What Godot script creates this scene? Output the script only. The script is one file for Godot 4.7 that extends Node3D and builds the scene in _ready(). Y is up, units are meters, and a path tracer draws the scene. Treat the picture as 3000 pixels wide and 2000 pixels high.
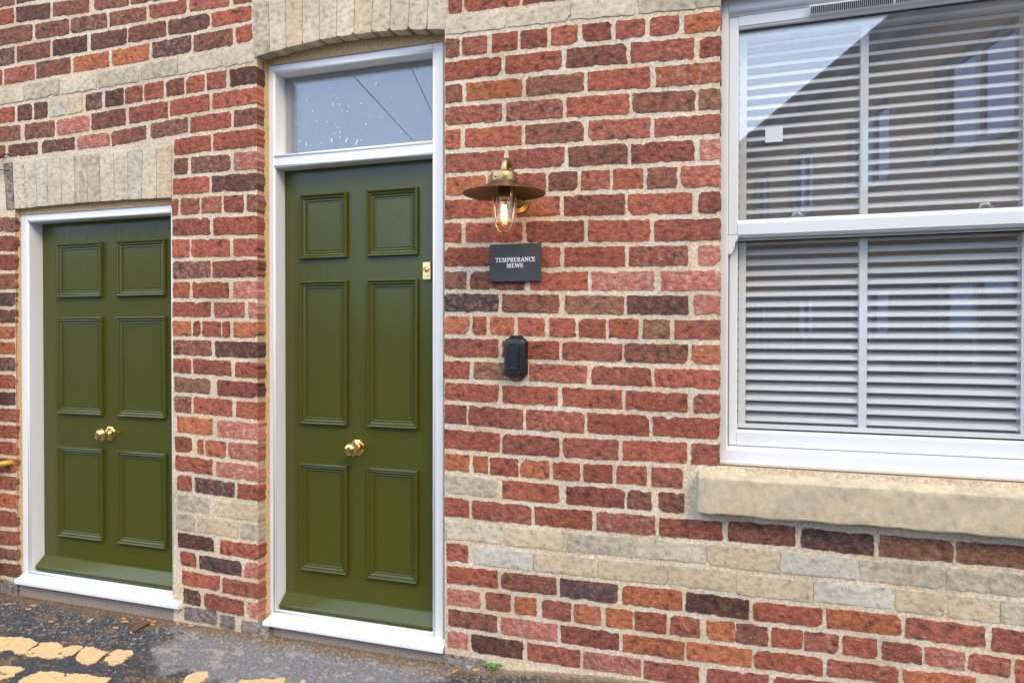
extends Node3D
# A terraced brick house front with two green doors, a brass wall lamp and a sash window, seen from the street.
# Wall face is the plane z = 0, x runs along the wall, y up, the street lies at z > 0. Units are metres.

const EYE := Vector3(0, 1.32, 2.6457)
var M := {}
var T := {}
var names := {}
var nz := FastNoiseLite.new()
var nz2 := FastNoiseLite.new()
var nz3 := FastNoiseLite.new()
var nz4 := FastNoiseLite.new()
var house: Node3D

# measured bricks: left end, right end, middle height, thickness (mm), slope (1/1000), tone
const BRICKS := [
	[-1183, -1129, 2602, 62, -28, "m"], [-1115, -890, 2596, 61, -27, "r"], [-875, -659, 2592, 63, -13, "m"], [-1196, -945, 2518, 61, -29, "c"], [-939, -694, 2512, 62, -29, "c"],
	[-688, -456, 2504, 63, -61, "c"], [-438, -241, 2494, 65, -61, "g"], [-236, -157, 2489, 66, -53, "g"], [-1196, -1139, 2436, 70, -14, "b"], [-1124, -1022, 2434, 69, -23, "m"],
	[-1000, -899, 2431, 69, -23, "r"], [-885, -783, 2428, 68, -25, "m"], [-765, -665, 2425, 68, -28, "r"], [-645, -540, 2421, 66, -28, "m"], [-521, -417, 2416, 65, -27, "m"],
	[-398, -298, 2411, 65, -27, "m"], [-277, -157, 2405, 64, -18, "o"], [-1196, -967, 2345, 71, -13, "r"], [-946, -726, 2340, 70, -20, "r"], [-706, -483, 2334, 71, -36, "b"],
	[-466, -246, 2324, 72, -51, "m"], [-224, -157, 2317, 72, -32, "m"], [-1196, -1128, 2257, 69, -12, "b"], [-1107, -881, 2254, 69, -18, "o"], [-861, -641, 2248, 70, -29, "b"],
	[-624, -399, 2240, 71, -39, "r"], [-376, -156, 2229, 71, -26, "o"], [-1196, -963, 2168, 69, -19, "r"], [-942, -721, 2161, 70, -30, "m"], [-704, -475, 2153, 71, -40, "r"],
	[-460, -242, 2142, 71, -50, "b"], [-227, -157, 2136, 71, -33, "t"], [-1196, -1135, 2079, 74, -20, "r"], [-1111, -883, 2075, 73, -31, "r"], [-865, -641, 2068, 72, -35, "b"],
	[-621, -398, 2060, 70, -39, "r"], [-380, -156, 2051, 66, -26, "m"], [-1196, -954, 1985, 72, -13, "m"], [-932, -715, 1979, 72, -19, "m"], [-696, -479, 1972, 71, -20, "b"],
	[-464, -244, 1965, 71, -22, "m"], [-223, -155, 1961, 71, -14, "p"], [-1192, -1029, 1895, 70, -19, "o"], [-1014, -911, 1891, 71, -29, "r"], [-898, -788, 1888, 71, -29, "r"],
	[-772, -664, 1885, 71, -29, "b"], [-649, -544, 1882, 72, -33, "r"], [-530, -423, 1878, 72, -36, "r"], [-406, -304, 1874, 73, -36, "b"], [-287, -155, 1870, 74, -24, "r"],
	[-1198, -969, 1804, 72, -16, "r"], [-950, -732, 1797, 73, -25, "r"], [-713, -488, 1790, 74, -29, "m"], [-474, -251, 1782, 73, -34, "r"], [-225, -155, 1776, 73, -23, "m"],
	[-1200, -1131, 1713, 75, -23, "r"], [-1108, -880, 1708, 76, -35, "r"], [-860, -641, 1700, 77, -35, "m"], [-622, -397, 1693, 77, -35, "r"], [-378, -155, 1685, 75, -23, "m"],
	[-1199, -963, 1617, 74, -23, "r"], [-947, -730, 1609, 74, -33, "r"], [-712, -487, 1601, 72, -26, "r"], [-470, -264, 1596, 70, -20, "m"], [-225, -162, 1593, 69, -13, "p"],
	[-1199, -1109, 1528, 69, -22, "b"], [-1090, -870, 1523, 68, -34, "b"], [-846, -625, 1515, 68, -25, "r"], [-608, -383, 1510, 67, -17, "p"], [-355, -160, 1506, 67, -11, "p"],
	[-1200, -976, 1439, 68, -18, "k"], [-958, -734, 1432, 68, -27, "b"], [-709, -491, 1425, 68, -22, "t"], [-476, -263, 1422, 67, -16, "d"], [-240, -160, 1420, 67, -10, "p"],
	[-1204, -1098, 1352, 69, -19, "o"], [-1080, -1025, 1350, 69, -29, "r"], [-1007, -913, 1348, 69, -29, "o"], [-892, -790, 1345, 68, -29, "r"], [-769, -671, 1341, 68, -29, "r"],
	[-655, -558, 1339, 68, -14, "r"], [-543, -438, 1337, 68, -14, "r"], [-421, -326, 1335, 68, -14, "t"], [-308, -158, 1333, 68, -9, "m"], [-1200, -976, 1263, 69, -14, "m"],
	[-957, -735, 1258, 67, -21, "r"], [-718, -496, 1253, 66, -19, "m"], [-485, -264, 1249, 67, -17, "b"], [-249, -157, 1246, 67, -11, "o"], [-1204, -1096, 1177, 67, -11, "r"],
	[-1076, -867, 1174, 67, -17, "t"], [-846, -627, 1170, 66, -19, "r"], [-607, -390, 1165, 66, -21, "m"], [-377, -159, 1161, 66, -14, "r"], [-1196, -976, 1090, 67, -11, "r"],
	[-955, -738, 1085, 69, -17, "r"], [-719, -497, 1081, 69, -18, "r"], [-480, -264, 1077, 67, -19, "r"], [-240, -164, 1074, 66, -12, "r"], [-1199, -1109, 1002, 73, -19, "m"],
	[-1096, -876, 997, 75, -30, "m"], [-861, -636, 991, 77, -20, "r"], [-622, -399, 989, 74, -9, "r"], [-383, -166, 988, 70, -6, "r"], [-1200, -971, 902, 74, -19, "r"],
	[-956, -732, 895, 73, -15, "m"], [-715, -510, 895, 74, 12, "m"], [-491, -266, 897, 73, 15, "r"], [-248, -166, 897, 72, 2, "m"], [-1199, -1098, 814, 65, -19, "o"],
	[-1076, -1018, 811, 65, -29, "o"], [-1006, -894, 808, 66, -19, "r"], [-882, -771, 806, 66, -10, "o"], [-754, -653, 806, 66, -1, "r"], [-638, -531, 806, 66, 6, "r"],
	[-512, -407, 807, 68, 0, "r"], [-386, -280, 807, 69, -4, "m"], [-1199, -981, 726, 70, -23, "g"], [-957, -734, 719, 70, -19, "r"], [-703, -488, 719, 70, -1, "m"],
	[-474, -389, 719, 70, 1, "b"], [-362, -274, 719, 70, 0, "b"], [-1199, -1098, 636, 73, -14, "r"], [-1080, -842, 632, 72, -14, "m"], [-827, -606, 630, 70, -2, "r"],
	[-586, -376, 630, 69, 0, "m"], [-358, -144, 631, 67, 19, "m"], [-122, 94, 635, 69, 4, "b"], [114, 332, 631, 68, -20, "k"], [351, 559, 630, 69, -3, "t"],
	[573, 777, 631, 68, 1, "t"], [-1199, -957, 545, 68, -9, "c"], [-946, -704, 542, 67, -5, "y"], [-696, -451, 543, 66, 13, "g"], [-440, -197, 546, 65, 13, "c"],
	[-191, 46, 545, 71, -14, "y"], [51, 284, 545, 69, -1, "w"], [294, 539, 544, 66, 0, "g"], [545, 777, 544, 67, 4, "g"], [-1191, -1101, 457, 70, -11, "r"],
	[-1077, -835, 456, 68, -4, "w"], [-828, -587, 456, 67, 8, "y"], [-577, -332, 458, 68, 9, "y"], [-327, -95, 461, 69, -21, "y"], [-90, 150, 454, 69, 0, "y"],
	[156, 390, 459, 67, 14, "w"], [401, 537, 458, 67, -7, "y"], [550, 687, 457, 69, -13, "y"], [693, 864, 456, 69, -8, "g"], [-1189, -977, 369, 68, 8, "r"],
	[-961, -742, 370, 67, 3, "b"], [-726, -509, 369, 69, 1, "k"], [-491, -280, 371, 70, 7, "o"], [-264, -54, 371, 68, -11, "d"], [-38, 178, 369, 63, 8, "r"],
	[194, 415, 374, 66, 4, "o"], [428, 649, 371, 67, -11, "m"], [670, 865, 367, 71, -3, "m"], [-1188, -1050, 282, 65, 18, "p"], [-1024, -925, 284, 67, 4, "m"],
	[-906, -821, 283, 68, -20, "o"], [-795, -686, 281, 68, -9, "m"], [-672, -574, 281, 68, 2, "o"], [-552, -456, 281, 69, 5, "o"], [-444, -335, 282, 70, -5, "r"],
	[-319, -219, 282, 69, 10, "m"], [-195, -100, 284, 67, 21, "o"], [-94, 7, 285, 66, 17, "b"], [21, 118, 286, 65, 11, "r"], [126, 230, 287, 65, 4, "m"],
	[245, 344, 289, 64, -6, "r"], [361, 473, 289, 62, -16, "m"], [486, 594, 288, 59, -31, "p"], [606, 717, 286, 58, -46, "r"], [733, 838, 276, 72, -17, "r"],
	[-1182, -980, 198, 66, -5, "b"], [-961, -739, 196, 67, -9, "p"], [-723, -507, 195, 65, -6, "m"], [-489, -272, 195, 66, 11, "o"], [-261, -45, 200, 64, 15, "o"],
	[-33, 181, 204, 61, 17, "r"], [198, 407, 210, 56, 30, "r"], [424, 625, 214, 50, 25, "o"], [-1186, -1104, 113, 67, -14, "p"], [-1085, -875, 110, 68, -10, "d"],
	[-853, -652, 110, 67, 5, "m"], [-637, -425, 111, 65, 1, "p"], [-411, -222, 110, 66, 20, "m"], [-190, 9, 118, 63, 39, "m"], [28, 231, 125, 61, 44, "r"],
	[245, 447, 135, 58, 46, "m"], [-3753, -3545, 2899, 75, -19, "r"], [-3524, -3299, 2891, 73, -47, "d"], [-3279, -3049, 2881, 68, -49, "b"], [-3013, -2808, 2872, 63, -30, "b"],
	[-2789, -2582, 2869, 62, -13, "m"], [-2565, -2360, 2866, 62, -13, "r"], [-3646, -3418, 2799, 80, -16, "b"], [-3395, -3178, 2794, 74, -11, "b"], [-3161, -2938, 2790, 69, -1, "b"],
	[-2919, -2702, 2788, 65, -7, "b"], [-2681, -2470, 2788, 61, -18, "m"], [-2450, -2236, 2785, 58, -17, "r"], [-2211, -2117, 2784, 55, -8, "m"], [-3777, -3541, 2698, 82, 10, "d"],
	[-3520, -3300, 2701, 78, 4, "b"], [-3280, -3062, 2699, 75, -11, "d"], [-3036, -2818, 2698, 75, 9, "d"], [-2805, -2587, 2702, 72, 18, "b"], [-2570, -2344, 2703, 68, 15, "d"],
	[-2327, -2119, 2706, 63, 15, "r"], [-3854, -3627, 2597, 78, 12, "r"], [-3611, -3405, 2600, 77, 26, "r"], [-3390, -3169, 2606, 76, 13, "b"], [-3147, -2928, 2605, 73, 2, "o"],
	[-2904, -2688, 2608, 73, 22, "o"], [-2663, -2445, 2614, 72, 13, "d"], [-2426, -2219, 2616, 72, 24, "b"], [-2197, -2114, 2622, 71, 31, "r"], [-3724, -3478, 2503, 76, 16, "c"],
	[-3470, -3242, 2508, 78, 23, "g"], [-3232, -3004, 2511, 77, 8, "c"], [-2989, -2749, 2514, 73, 17, "g"], [-2735, -2523, 2521, 72, 20, "g"], [-2514, -2274, 2524, 70, 22, "c"],
	[-2257, -2101, 2530, 73, 23, "c"], [-3650, -3541, 2408, 74, 6, "r"], [-3518, -3424, 2409, 77, 9, "d"], [-3404, -3320, 2409, 80, 9, "d"], [-3299, -3200, 2411, 79, 8, "w"],
	[-3185, -3093, 2412, 78, 27, "y"], [-3069, -2971, 2417, 77, 46, "d"], [-2948, -2840, 2421, 75, 37, "d"], [-2825, -2727, 2424, 74, 29, "m"], [-2709, -2602, 2428, 74, 29, "r"],
	[-2584, -2486, 2431, 73, 29, "b"], [-2469, -2371, 2434, 72, 18, "r"], [-2355, -2255, 2436, 73, 7, "r"], [-2229, -2084, 2438, 74, 5, "d"], [-3737, -3505, 2315, 74, -14, "b"],
	[-3468, -3276, 2313, 75, -3, "b"], [-3256, -3050, 2316, 75, 32, "p"], [-3034, -2827, 2324, 78, 39, "b"], [-2804, -2580, 2333, 75, 32, "m"], [-2563, -2345, 2342, 72, 24, "r"],
	[-2324, -2099, 2347, 69, 13, "r"], [-3836, -3609, 2228, 62, 2, "b"], [-3584, -3387, 2227, 59, 5, "d"], [-3354, -3143, 2229, 58, 6, "d"], [-3124, -2925, 2231, 62, 17, "p"],
	[-2909, -2705, 2237, 65, 58, "b"], [-2674, -2464, 2250, 68, 58, "b"], [-2447, -2228, 2255, 70, 29, "r"], [-2208, -2094, 2259, 70, 21, "b"], [-2538, -2339, 2163, 72, 12, "r"],
	[-2321, -2097, 2166, 76, 12, "r"], [-2540, -2467, 2073, 70, -8, "b"], [-2443, -2232, 2071, 73, -12, "b"], [-2210, -2097, 2070, 76, -8, "p"], [-2547, -2347, 1982, 72, -15, "r"],
	[-2330, -2090, 1978, 72, -16, "d"], [-2554, -2522, 1891, 73, 2, "r"], [-2503, -2402, 1890, 73, 3, "r"], [-2387, -2280, 1889, 73, -9, "r"], [-2264, -2162, 1886, 74, -22, "m"],
	[-2142, -2088, 1884, 74, -17, "b"], [-2551, -2343, 1797, 75, -21, "m"], [-2322, -2094, 1791, 77, -20, "r"], [-2553, -2458, 1702, 80, -18, "r"], [-2445, -2236, 1698, 78, -27, "r"],
	[-2214, -2093, 1694, 76, -17, "r"], [-2549, -2342, 1604, 75, -3, "b"], [-2327, -2087, 1601, 73, -3, "m"], [-2550, -2459, 1513, 70, -10, "o"], [-2437, -2243, 1511, 70, -14, "r"],
	[-2216, -2095, 1509, 71, -9, "p"], [-2553, -2342, 1426, 66, -9, "r"], [-2320, -2160, 1422, 67, -13, "r"], [-2136, -2086, 1420, 68, -9, "p"], [-2553, -2451, 1341, 67, -20, "o"],
	[-2436, -2398, 1339, 67, -31, "m"], [-2383, -2288, 1338, 67, -31, "r"], [-2273, -2235, 1336, 67, -31, "r"], [-2215, -2088, 1334, 67, -18, "o"], [-2551, -2337, 1254, 67, -9, "b"],
	[-2315, -2088, 1248, 68, -9, "d"], [-2549, -2452, 1171, 63, -16, "r"], [-2436, -2230, 1167, 65, -40, "m"], [-2207, -2085, 1159, 67, -35, "r"], [-2543, -2346, 1085, 67, -29, "t"],
	[-2304, -2089, 1075, 67, -29, "m"], [-2544, -2453, 997, 72, -13, "m"], [-2434, -2226, 993, 72, -40, "r"], [-2202, -2081, 984, 73, -39, "r"], [-2529, -2334, 904, 74, -31, "o"],
	[-2305, -2081, 893, 74, -31, "p"], [-2542, -2449, 815, 68, -37, "m"], [-2415, -2384, 811, 69, -56, "r"], [-2369, -2262, 806, 70, -41, "o"], [-2244, -2082, 801, 71, -19, "p"],
	[-2539, -2335, 726, 68, -44, "r"], [-2312, -2086, 713, 67, -44, "p"], [-2528, -2450, 641, 68, -29, "r"], [-2429, -2215, 633, 67, -40, "d"], [-2197, -2081, 625, 67, -23, "r"],
	[-2528, -2353, 551, 69, -38, "g"], [-2323, -2079, 540, 69, -38, "y"], [-2533, -2434, 464, 70, -25, "g"], [-2412, -2192, 457, 68, -35, "y"], [-2179, -2075, 451, 68, -22, "g"],
	[-2527, -2330, 377, 63, -27, "d"], [-2291, -2074, 367, 64, -27, "r"], [-2514, -2426, 295, 64, -45, "r"], [-2406, -2180, 286, 64, -36, "k"], [-2160, -2071, 283, 65, -1, "p"],
	[-2504, -2296, 208, 65, -33, "r"], [-2279, -2068, 197, 68, -33, "m"], [-2496, -2404, 126, 66, -46, "d"], [-2380, -2168, 114, 69, -55, "m"], [-2144, -2066, 108, 69, -24, "p"],
	[-3699, -3542, 1862, 73, -45, "b"], [-3794, -3543, 1770, 75, -30, "m"], [-3701, -3544, 1674, 77, -33, "m"], [-3796, -3545, 1580, 75, -20, "b"], [-3703, -3546, 1488, 68, -20, "k"],
	[-3797, -3546, 1404, 65, -11, "d"], [-3705, -3547, 1321, 60, -9, "o"], [-3799, -3548, 1243, 58, -3, "o"], [-3706, -3549, 1162, 66, 1, "d"], [-3801, -3549, 1075, 70, 6, "r"],
	[-3708, -3550, 989, 64, 13, "d"], [-3709, -3545, 906, 64, -11, "m"], [-3803, -3545, 823, 63, -4, "r"], [-3710, -3545, 740, 65, 0, "r"], [-3805, -3545, 652, 72, 4, "r"],
	[-3712, -3545, 563, 68, 12, "m"], [-3807, -3545, 475, 69, 13, "o"], [-3713, -3545, 384, 78, 23, "m"], [-3809, -3545, 285, 70, 23, "m"], [-3715, -3544, 204, 57, 34, "b"],
	[-3810, -3544, 123, 64, 31, "b"], [-3717, -3544, 39, 69, 44, "s"], [-3760, -3540, 2985, 70, 0, "b"], [-3522, -3302, 2985, 70, 0, "d"], [-3284, -3064, 2985, 70, 0, "r"],
	[-3046, -2826, 2985, 70, 0, "b"], [-2808, -2588, 2985, 70, 0, "b"], [-2570, -2350, 2985, 70, 0, "m"], [-2332, -2112, 2985, 70, 0, "r"], [-2094, -1874, 2985, 70, 0, "b"],
]
# linear base colours: main clay, second clay, share of the second
const TONE := {
	"r": [Color(.34, .1, .06), Color(.235, .073, .05), .6],
	"o": [Color(.42, .14, .066), Color(.29, .09, .052), .6],
	"m": [Color(.275, .088, .061), Color(.185, .067, .052), .7],
	"b": [Color(.24, .092, .06), Color(.125, .06, .046), .8],
	"d": [Color(.105, .052, .043), Color(.18, .07, .052), .8],
	"k": [Color(.078, .056, .054), Color(.18, .067, .054), .7],
	"p": [Color(.37, .125, .088), Color(.46, .2, .15), .8],
	"t": [Color(.24, .105, .07), Color(.31, .18, .095), .7],
	"c": [Color(.58, .5, .36), Color(.54, .48, .37), .6],
	"w": [Color(.53, .49, .4), Color(.47, .44, .36), .6],
	"y": [Color(.55, .43, .28), Color(.52, .43, .3), .7],
	"g": [Color(.49, .425, .31), Color(.34, .3, .225), .8],
	"s": [Color(.26, .235, .215), Color(.13, .115, .105), .8],
}

# ------------------------------------------------------------------ helpers
func srgb(r: float, g: float, b: float, a := 1.0) -> Color:
	var c := Color(r, g, b).linear_to_srgb()
	return Color(c.r, c.g, c.b, a)

func numbered(n: String) -> String:
	var k: int = names.get(n, 0)
	names[n] = k + 1
	return n if k == 0 else "%s_%03d" % [n, k]

func tag(o: Node3D, label: String, category := "", group := "", kind := "") -> Node3D:
	if label: o.set_meta("label", label)
	if category: o.set_meta("category", category)
	if group: o.set_meta("group", group)
	if kind: o.set_meta("kind", kind)
	return o

func base(called: String, at := Vector3.ZERO) -> Node3D:
	var o := Node3D.new()
	o.name = numbered(called)
	add_child(o)
	o.position = at
	return o

func node(called: String, parent: Node3D) -> Node3D:
	var o := Node3D.new()
	o.name = called
	parent.add_child(o, true)
	return o

func put(called: String, mesh: Mesh, mat: Material, parent: Node3D, at := Vector3.ZERO) -> MeshInstance3D:
	var o := MeshInstance3D.new()
	o.mesh = mesh
	o.material_override = mat
	if parent == self:
		o.name = numbered(called)
		add_child(o)
	else:
		o.name = called
		parent.add_child(o, true)
	o.position = at
	return o

func mb(smooth := false) -> SurfaceTool:
	var st := SurfaceTool.new()
	st.begin(Mesh.PRIMITIVE_TRIANGLES)
	st.set_smooth_group(0 if smooth else -1)
	return st

func fin(st: SurfaceTool) -> ArrayMesh:
	st.generate_normals()
	st.index()
	return st.commit()

func tri(st: SurfaceTool, a: Vector3, b: Vector3, c: Vector3) -> void:   # counter-clockwise seen from outside
	for p in [a, c, b]:
		st.set_uv(Vector2(p.x + p.z * .37, p.y + p.z * .61))
		st.add_vertex(p)

func quad(st: SurfaceTool, a: Vector3, b: Vector3, c: Vector3, d: Vector3) -> void:
	tri(st, a, b, c)
	tri(st, a, c, d)

# box with chamfered edges
func box(st: SurfaceTool, lo: Vector3, hi: Vector3, ch := 0.0) -> void:
	if ch <= 0.0:
		var p := [lo, Vector3(hi.x, lo.y, lo.z), Vector3(hi.x, hi.y, lo.z), Vector3(lo.x, hi.y, lo.z), Vector3(lo.x, lo.y, hi.z), Vector3(hi.x, lo.y, hi.z), hi, Vector3(lo.x, hi.y, hi.z)]
		for f in [[4, 5, 6, 7], [1, 0, 3, 2], [5, 1, 2, 6], [0, 4, 7, 3], [7, 6, 2, 3], [0, 1, 5, 4]]:
			quad(st, p[f[0]], p[f[1]], p[f[2]], p[f[3]])
		return
	var c := (lo + hi) / 2
	var h := (hi - lo) / 2
	var pt := func(sx: float, sy: float, sz: float, ax: int) -> Vector3:
		var v := Vector3(sx * h.x, sy * h.y, sz * h.z)
		for k in 3:
			if k != ax: v[k] -= signf(v[k]) * ch
		return c + v
	for ax in 3:
		var b := (ax + 1) % 3
		var d := (ax + 2) % 3
		for s in [-1.0, 1.0]:
			var q := []
			for e in [[-1, -1], [1, -1], [1, 1], [-1, 1]]:
				var g := Vector3.ZERO
				g[ax] = s; g[b] = e[0]; g[d] = e[1]
				q.append(pt.call(g.x, g.y, g.z, ax))
			if s > 0: quad(st, q[0], q[1], q[2], q[3])
			else: quad(st, q[3], q[2], q[1], q[0])
	# edge chamfers: along axis ax, between faces b and d
	for ax in 3:
		var b := (ax + 1) % 3
		var d := (ax + 2) % 3
		for sb in [-1.0, 1.0]:
			for sd in [-1.0, 1.0]:
				var q := []
				for e in [[-1.0, b], [1.0, b], [1.0, d], [-1.0, d]]:
					var g := Vector3.ZERO
					g[ax] = e[0]; g[b] = sb; g[d] = sd
					q.append(pt.call(g.x, g.y, g.z, int(e[1])))
				if sb * sd > 0: quad(st, q[1], q[0], q[3], q[2])
				else: quad(st, q[0], q[1], q[2], q[3])
	for sx in [-1.0, 1.0]:
		for sy in [-1.0, 1.0]:
			for sz in [-1.0, 1.0]:
				var a: Vector3 = pt.call(sx, sy, sz, 0)
				var b2: Vector3 = pt.call(sx, sy, sz, 1)
				var c2: Vector3 = pt.call(sx, sy, sz, 2)
				if sx * sy * sz > 0: tri(st, a, b2, c2)
				else: tri(st, a, c2, b2)

# surface of revolution about the y axis of xf; profile (r, y) from bottom to top, outside to the right
func lathe(st: SurfaceTool, prof: Array, seg: int, xf := Transform3D.IDENTITY, turn := 0.0) -> void:
	for k in seg:
		var a0 := TAU * k / seg + turn
		var a1 := TAU * (k + 1) / seg + turn
		for i in prof.size() - 1:
			var p: Vector2 = prof[i]
			var q: Vector2 = prof[i + 1]
			var a := xf * Vector3(p.x * cos(a0), p.y, -p.x * sin(a0))
			var b := xf * Vector3(p.x * cos(a1), p.y, -p.x * sin(a1))
			var c := xf * Vector3(q.x * cos(a1), q.y, -q.x * sin(a1))
			var d := xf * Vector3(q.x * cos(a0), q.y, -q.x * sin(a0))
			if p.x > 1e-6: tri(st, a, b, c)
			if q.x > 1e-6: tri(st, a, c, d)

func tube(st: SurfaceTool, path: Array, r: float, seg := 10, caps := true, rs: Array = []) -> void:
	var rings := []
	var up := Vector3(.13, .21, .97).normalized()
	for i in path.size():
		var t: Vector3 = (path[mini(i + 1, path.size() - 1)] - path[maxi(i - 1, 0)]).normalized()
		var u := (up - t * up.dot(t)).normalized()
		up = u
		var v := t.cross(u)
		var ring := []
		var rr: float = rs[i] if rs else r
		for k in seg:
			var a := TAU * k / seg
			ring.append(path[i] + (u * cos(a) + v * sin(a)) * rr)
		rings.append(ring)
	for i in rings.size() - 1:
		for k in seg:
			var n := (k + 1) % seg
			quad(st, rings[i][k], rings[i][n], rings[i + 1][n], rings[i + 1][k])
	if caps:
		for k in range(1, seg - 1):
			tri(st, rings[0][0], rings[0][k + 1], rings[0][k])
			tri(st, rings[-1][0], rings[-1][k], rings[-1][k + 1])

# profile (inset from the outline, height above the plane) run round a rectangle with mitred corners
func moulding(st: SurfaceTool, x0: float, x1: float, y0: float, y1: float, z: float, prof: Array) -> void:
	for i in prof.size() - 1:
		var p: Vector2 = prof[i]
		var q: Vector2 = prof[i + 1]
		var A := [Vector3(x0 + p.x, y0 + p.x, z + p.y), Vector3(x1 - p.x, y0 + p.x, z + p.y), Vector3(x1 - p.x, y1 - p.x, z + p.y), Vector3(x0 + p.x, y1 - p.x, z + p.y)]
		var B := [Vector3(x0 + q.x, y0 + q.x, z + q.y), Vector3(x1 - q.x, y0 + q.x, z + q.y), Vector3(x1 - q.x, y1 - q.x, z + q.y), Vector3(x0 + q.x, y1 - q.x, z + q.y)]
		for k in 4:
			var n := (k + 1) % 4
			quad(st, A[k], A[n], B[n], B[k])

# closed profile (y, z), counter-clockwise seen from +x, swept from x0 to x1
func sweep_x(st: SurfaceTool, prof: Array, x0: float, x1: float) -> void:
	var n := prof.size()
	for i in n:
		var p: Vector2 = prof[i]
		var q: Vector2 = prof[(i + 1) % n]
		quad(st, Vector3(x0, p.x, p.y), Vector3(x0, q.x, q.y), Vector3(x1, q.x, q.y), Vector3(x1, p.x, p.y))
	var pg := PackedVector2Array(prof)
	var tr := Geometry2D.triangulate_polygon(pg)
	for i in range(0, tr.size(), 3):
		var a := pg[tr[i]]; var b := pg[tr[i + 1]]; var c := pg[tr[i + 2]]
		if (b - a).cross(c - a) < 0:
			var s := b; b = c; c = s
		tri(st, Vector3(x1, a.x, a.y), Vector3(x1, b.x, b.y), Vector3(x1, c.x, c.y))
		tri(st, Vector3(x0, a.x, a.y), Vector3(x0, c.x, c.y), Vector3(x0, b.x, b.y))

# flat plate with a ragged outline lying on the ground: polygon in (x, z)
func plate(st: SurfaceTool, pts: PackedVector2Array, lo: float, hi: float) -> void:
	if Geometry2D.is_polygon_clockwise(pts): pts.reverse()
	var tr := Geometry2D.triangulate_polygon(pts)
	for i in range(0, tr.size(), 3):
		var a := pts[tr[i]]; var b := pts[tr[i + 1]]; var c := pts[tr[i + 2]]
		if (b - a).cross(c - a) < 0:
			var s := b; b = c; c = s
		tri(st, Vector3(a.x, hi + ground_y(a.x, a.y), a.y), Vector3(c.x, hi + ground_y(c.x, c.y), c.y), Vector3(b.x, hi + ground_y(b.x, b.y), b.y))
	for i in pts.size():
		var a := pts[i]; var b := pts[(i + 1) % pts.size()]
		var m := (a + b) / 2
		var g := ground_y(m.x, m.y)
		quad(st, Vector3(b.x, g + lo, b.y), Vector3(a.x, g + lo, a.y), Vector3(a.x, g + hi, a.y), Vector3(b.x, g + hi, b.y))

func arrays_mesh(v: PackedVector3Array, n: PackedVector3Array, c: PackedColorArray, uv: PackedVector2Array, idx: PackedInt32Array) -> ArrayMesh:
	var a := []
	a.resize(Mesh.ARRAY_MAX)
	a[Mesh.ARRAY_VERTEX] = v
	a[Mesh.ARRAY_NORMAL] = n
	a[Mesh.ARRAY_COLOR] = c
	a[Mesh.ARRAY_TEX_UV] = uv
	a[Mesh.ARRAY_INDEX] = idx
	var m := ArrayMesh.new()
	m.add_surface_from_arrays(Mesh.PRIMITIVE_TRIANGLES, a)
	return m

# grid of points -> mesh with smooth normals; P, C, U are row-major, rows run upwards, front faces +z side
func grid_mesh(P: PackedVector3Array, C: PackedColorArray, U: PackedVector2Array, w: int, h: int) -> ArrayMesh:
	var N := PackedVector3Array()
	N.resize(P.size())
	for j in h:
		for i in w:
			var dx := P[j * w + mini(i + 1, w - 1)] - P[j * w + maxi(i - 1, 0)]
			var dy := P[mini(j + 1, h - 1) * w + i] - P[maxi(j - 1, 0) * w + i]
			var nn := dx.cross(dy)
			N[j * w + i] = nn.normalized() if nn.length_squared() > 1e-14 else Vector3(0, 0, 1)
	var I := PackedInt32Array()
	for j in h - 1:
		for i in w - 1:
			var a := j * w + i
			I.append_array([a, a + w, a + 1, a + 1, a + w, a + w + 1])
	return arrays_mesh(P, N, C, U, I)

# ------------------------------------------------------------------ textures
func noise_bytes(size: int, freq: float, octaves: int, s: int, type := FastNoiseLite.TYPE_SIMPLEX_SMOOTH) -> PackedByteArray:
	var f := FastNoiseLite.new()
	f.noise_type = type
	f.frequency = freq
	f.fractal_octaves = octaves
	f.seed = s
	if type == FastNoiseLite.TYPE_CELLULAR:
		f.cellular_return_type = FastNoiseLite.RETURN_DISTANCE
		f.fractal_type = FastNoiseLite.FRACTAL_NONE
	var im := f.get_seamless_image(size, size)
	im.convert(Image.FORMAT_L8)
	return im.get_data()

func gray_texture(b: PackedByteArray, size: int) -> ImageTexture:
	return ImageTexture.create_from_image(Image.create_from_data(size, size, false, Image.FORMAT_L8, b))

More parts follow.
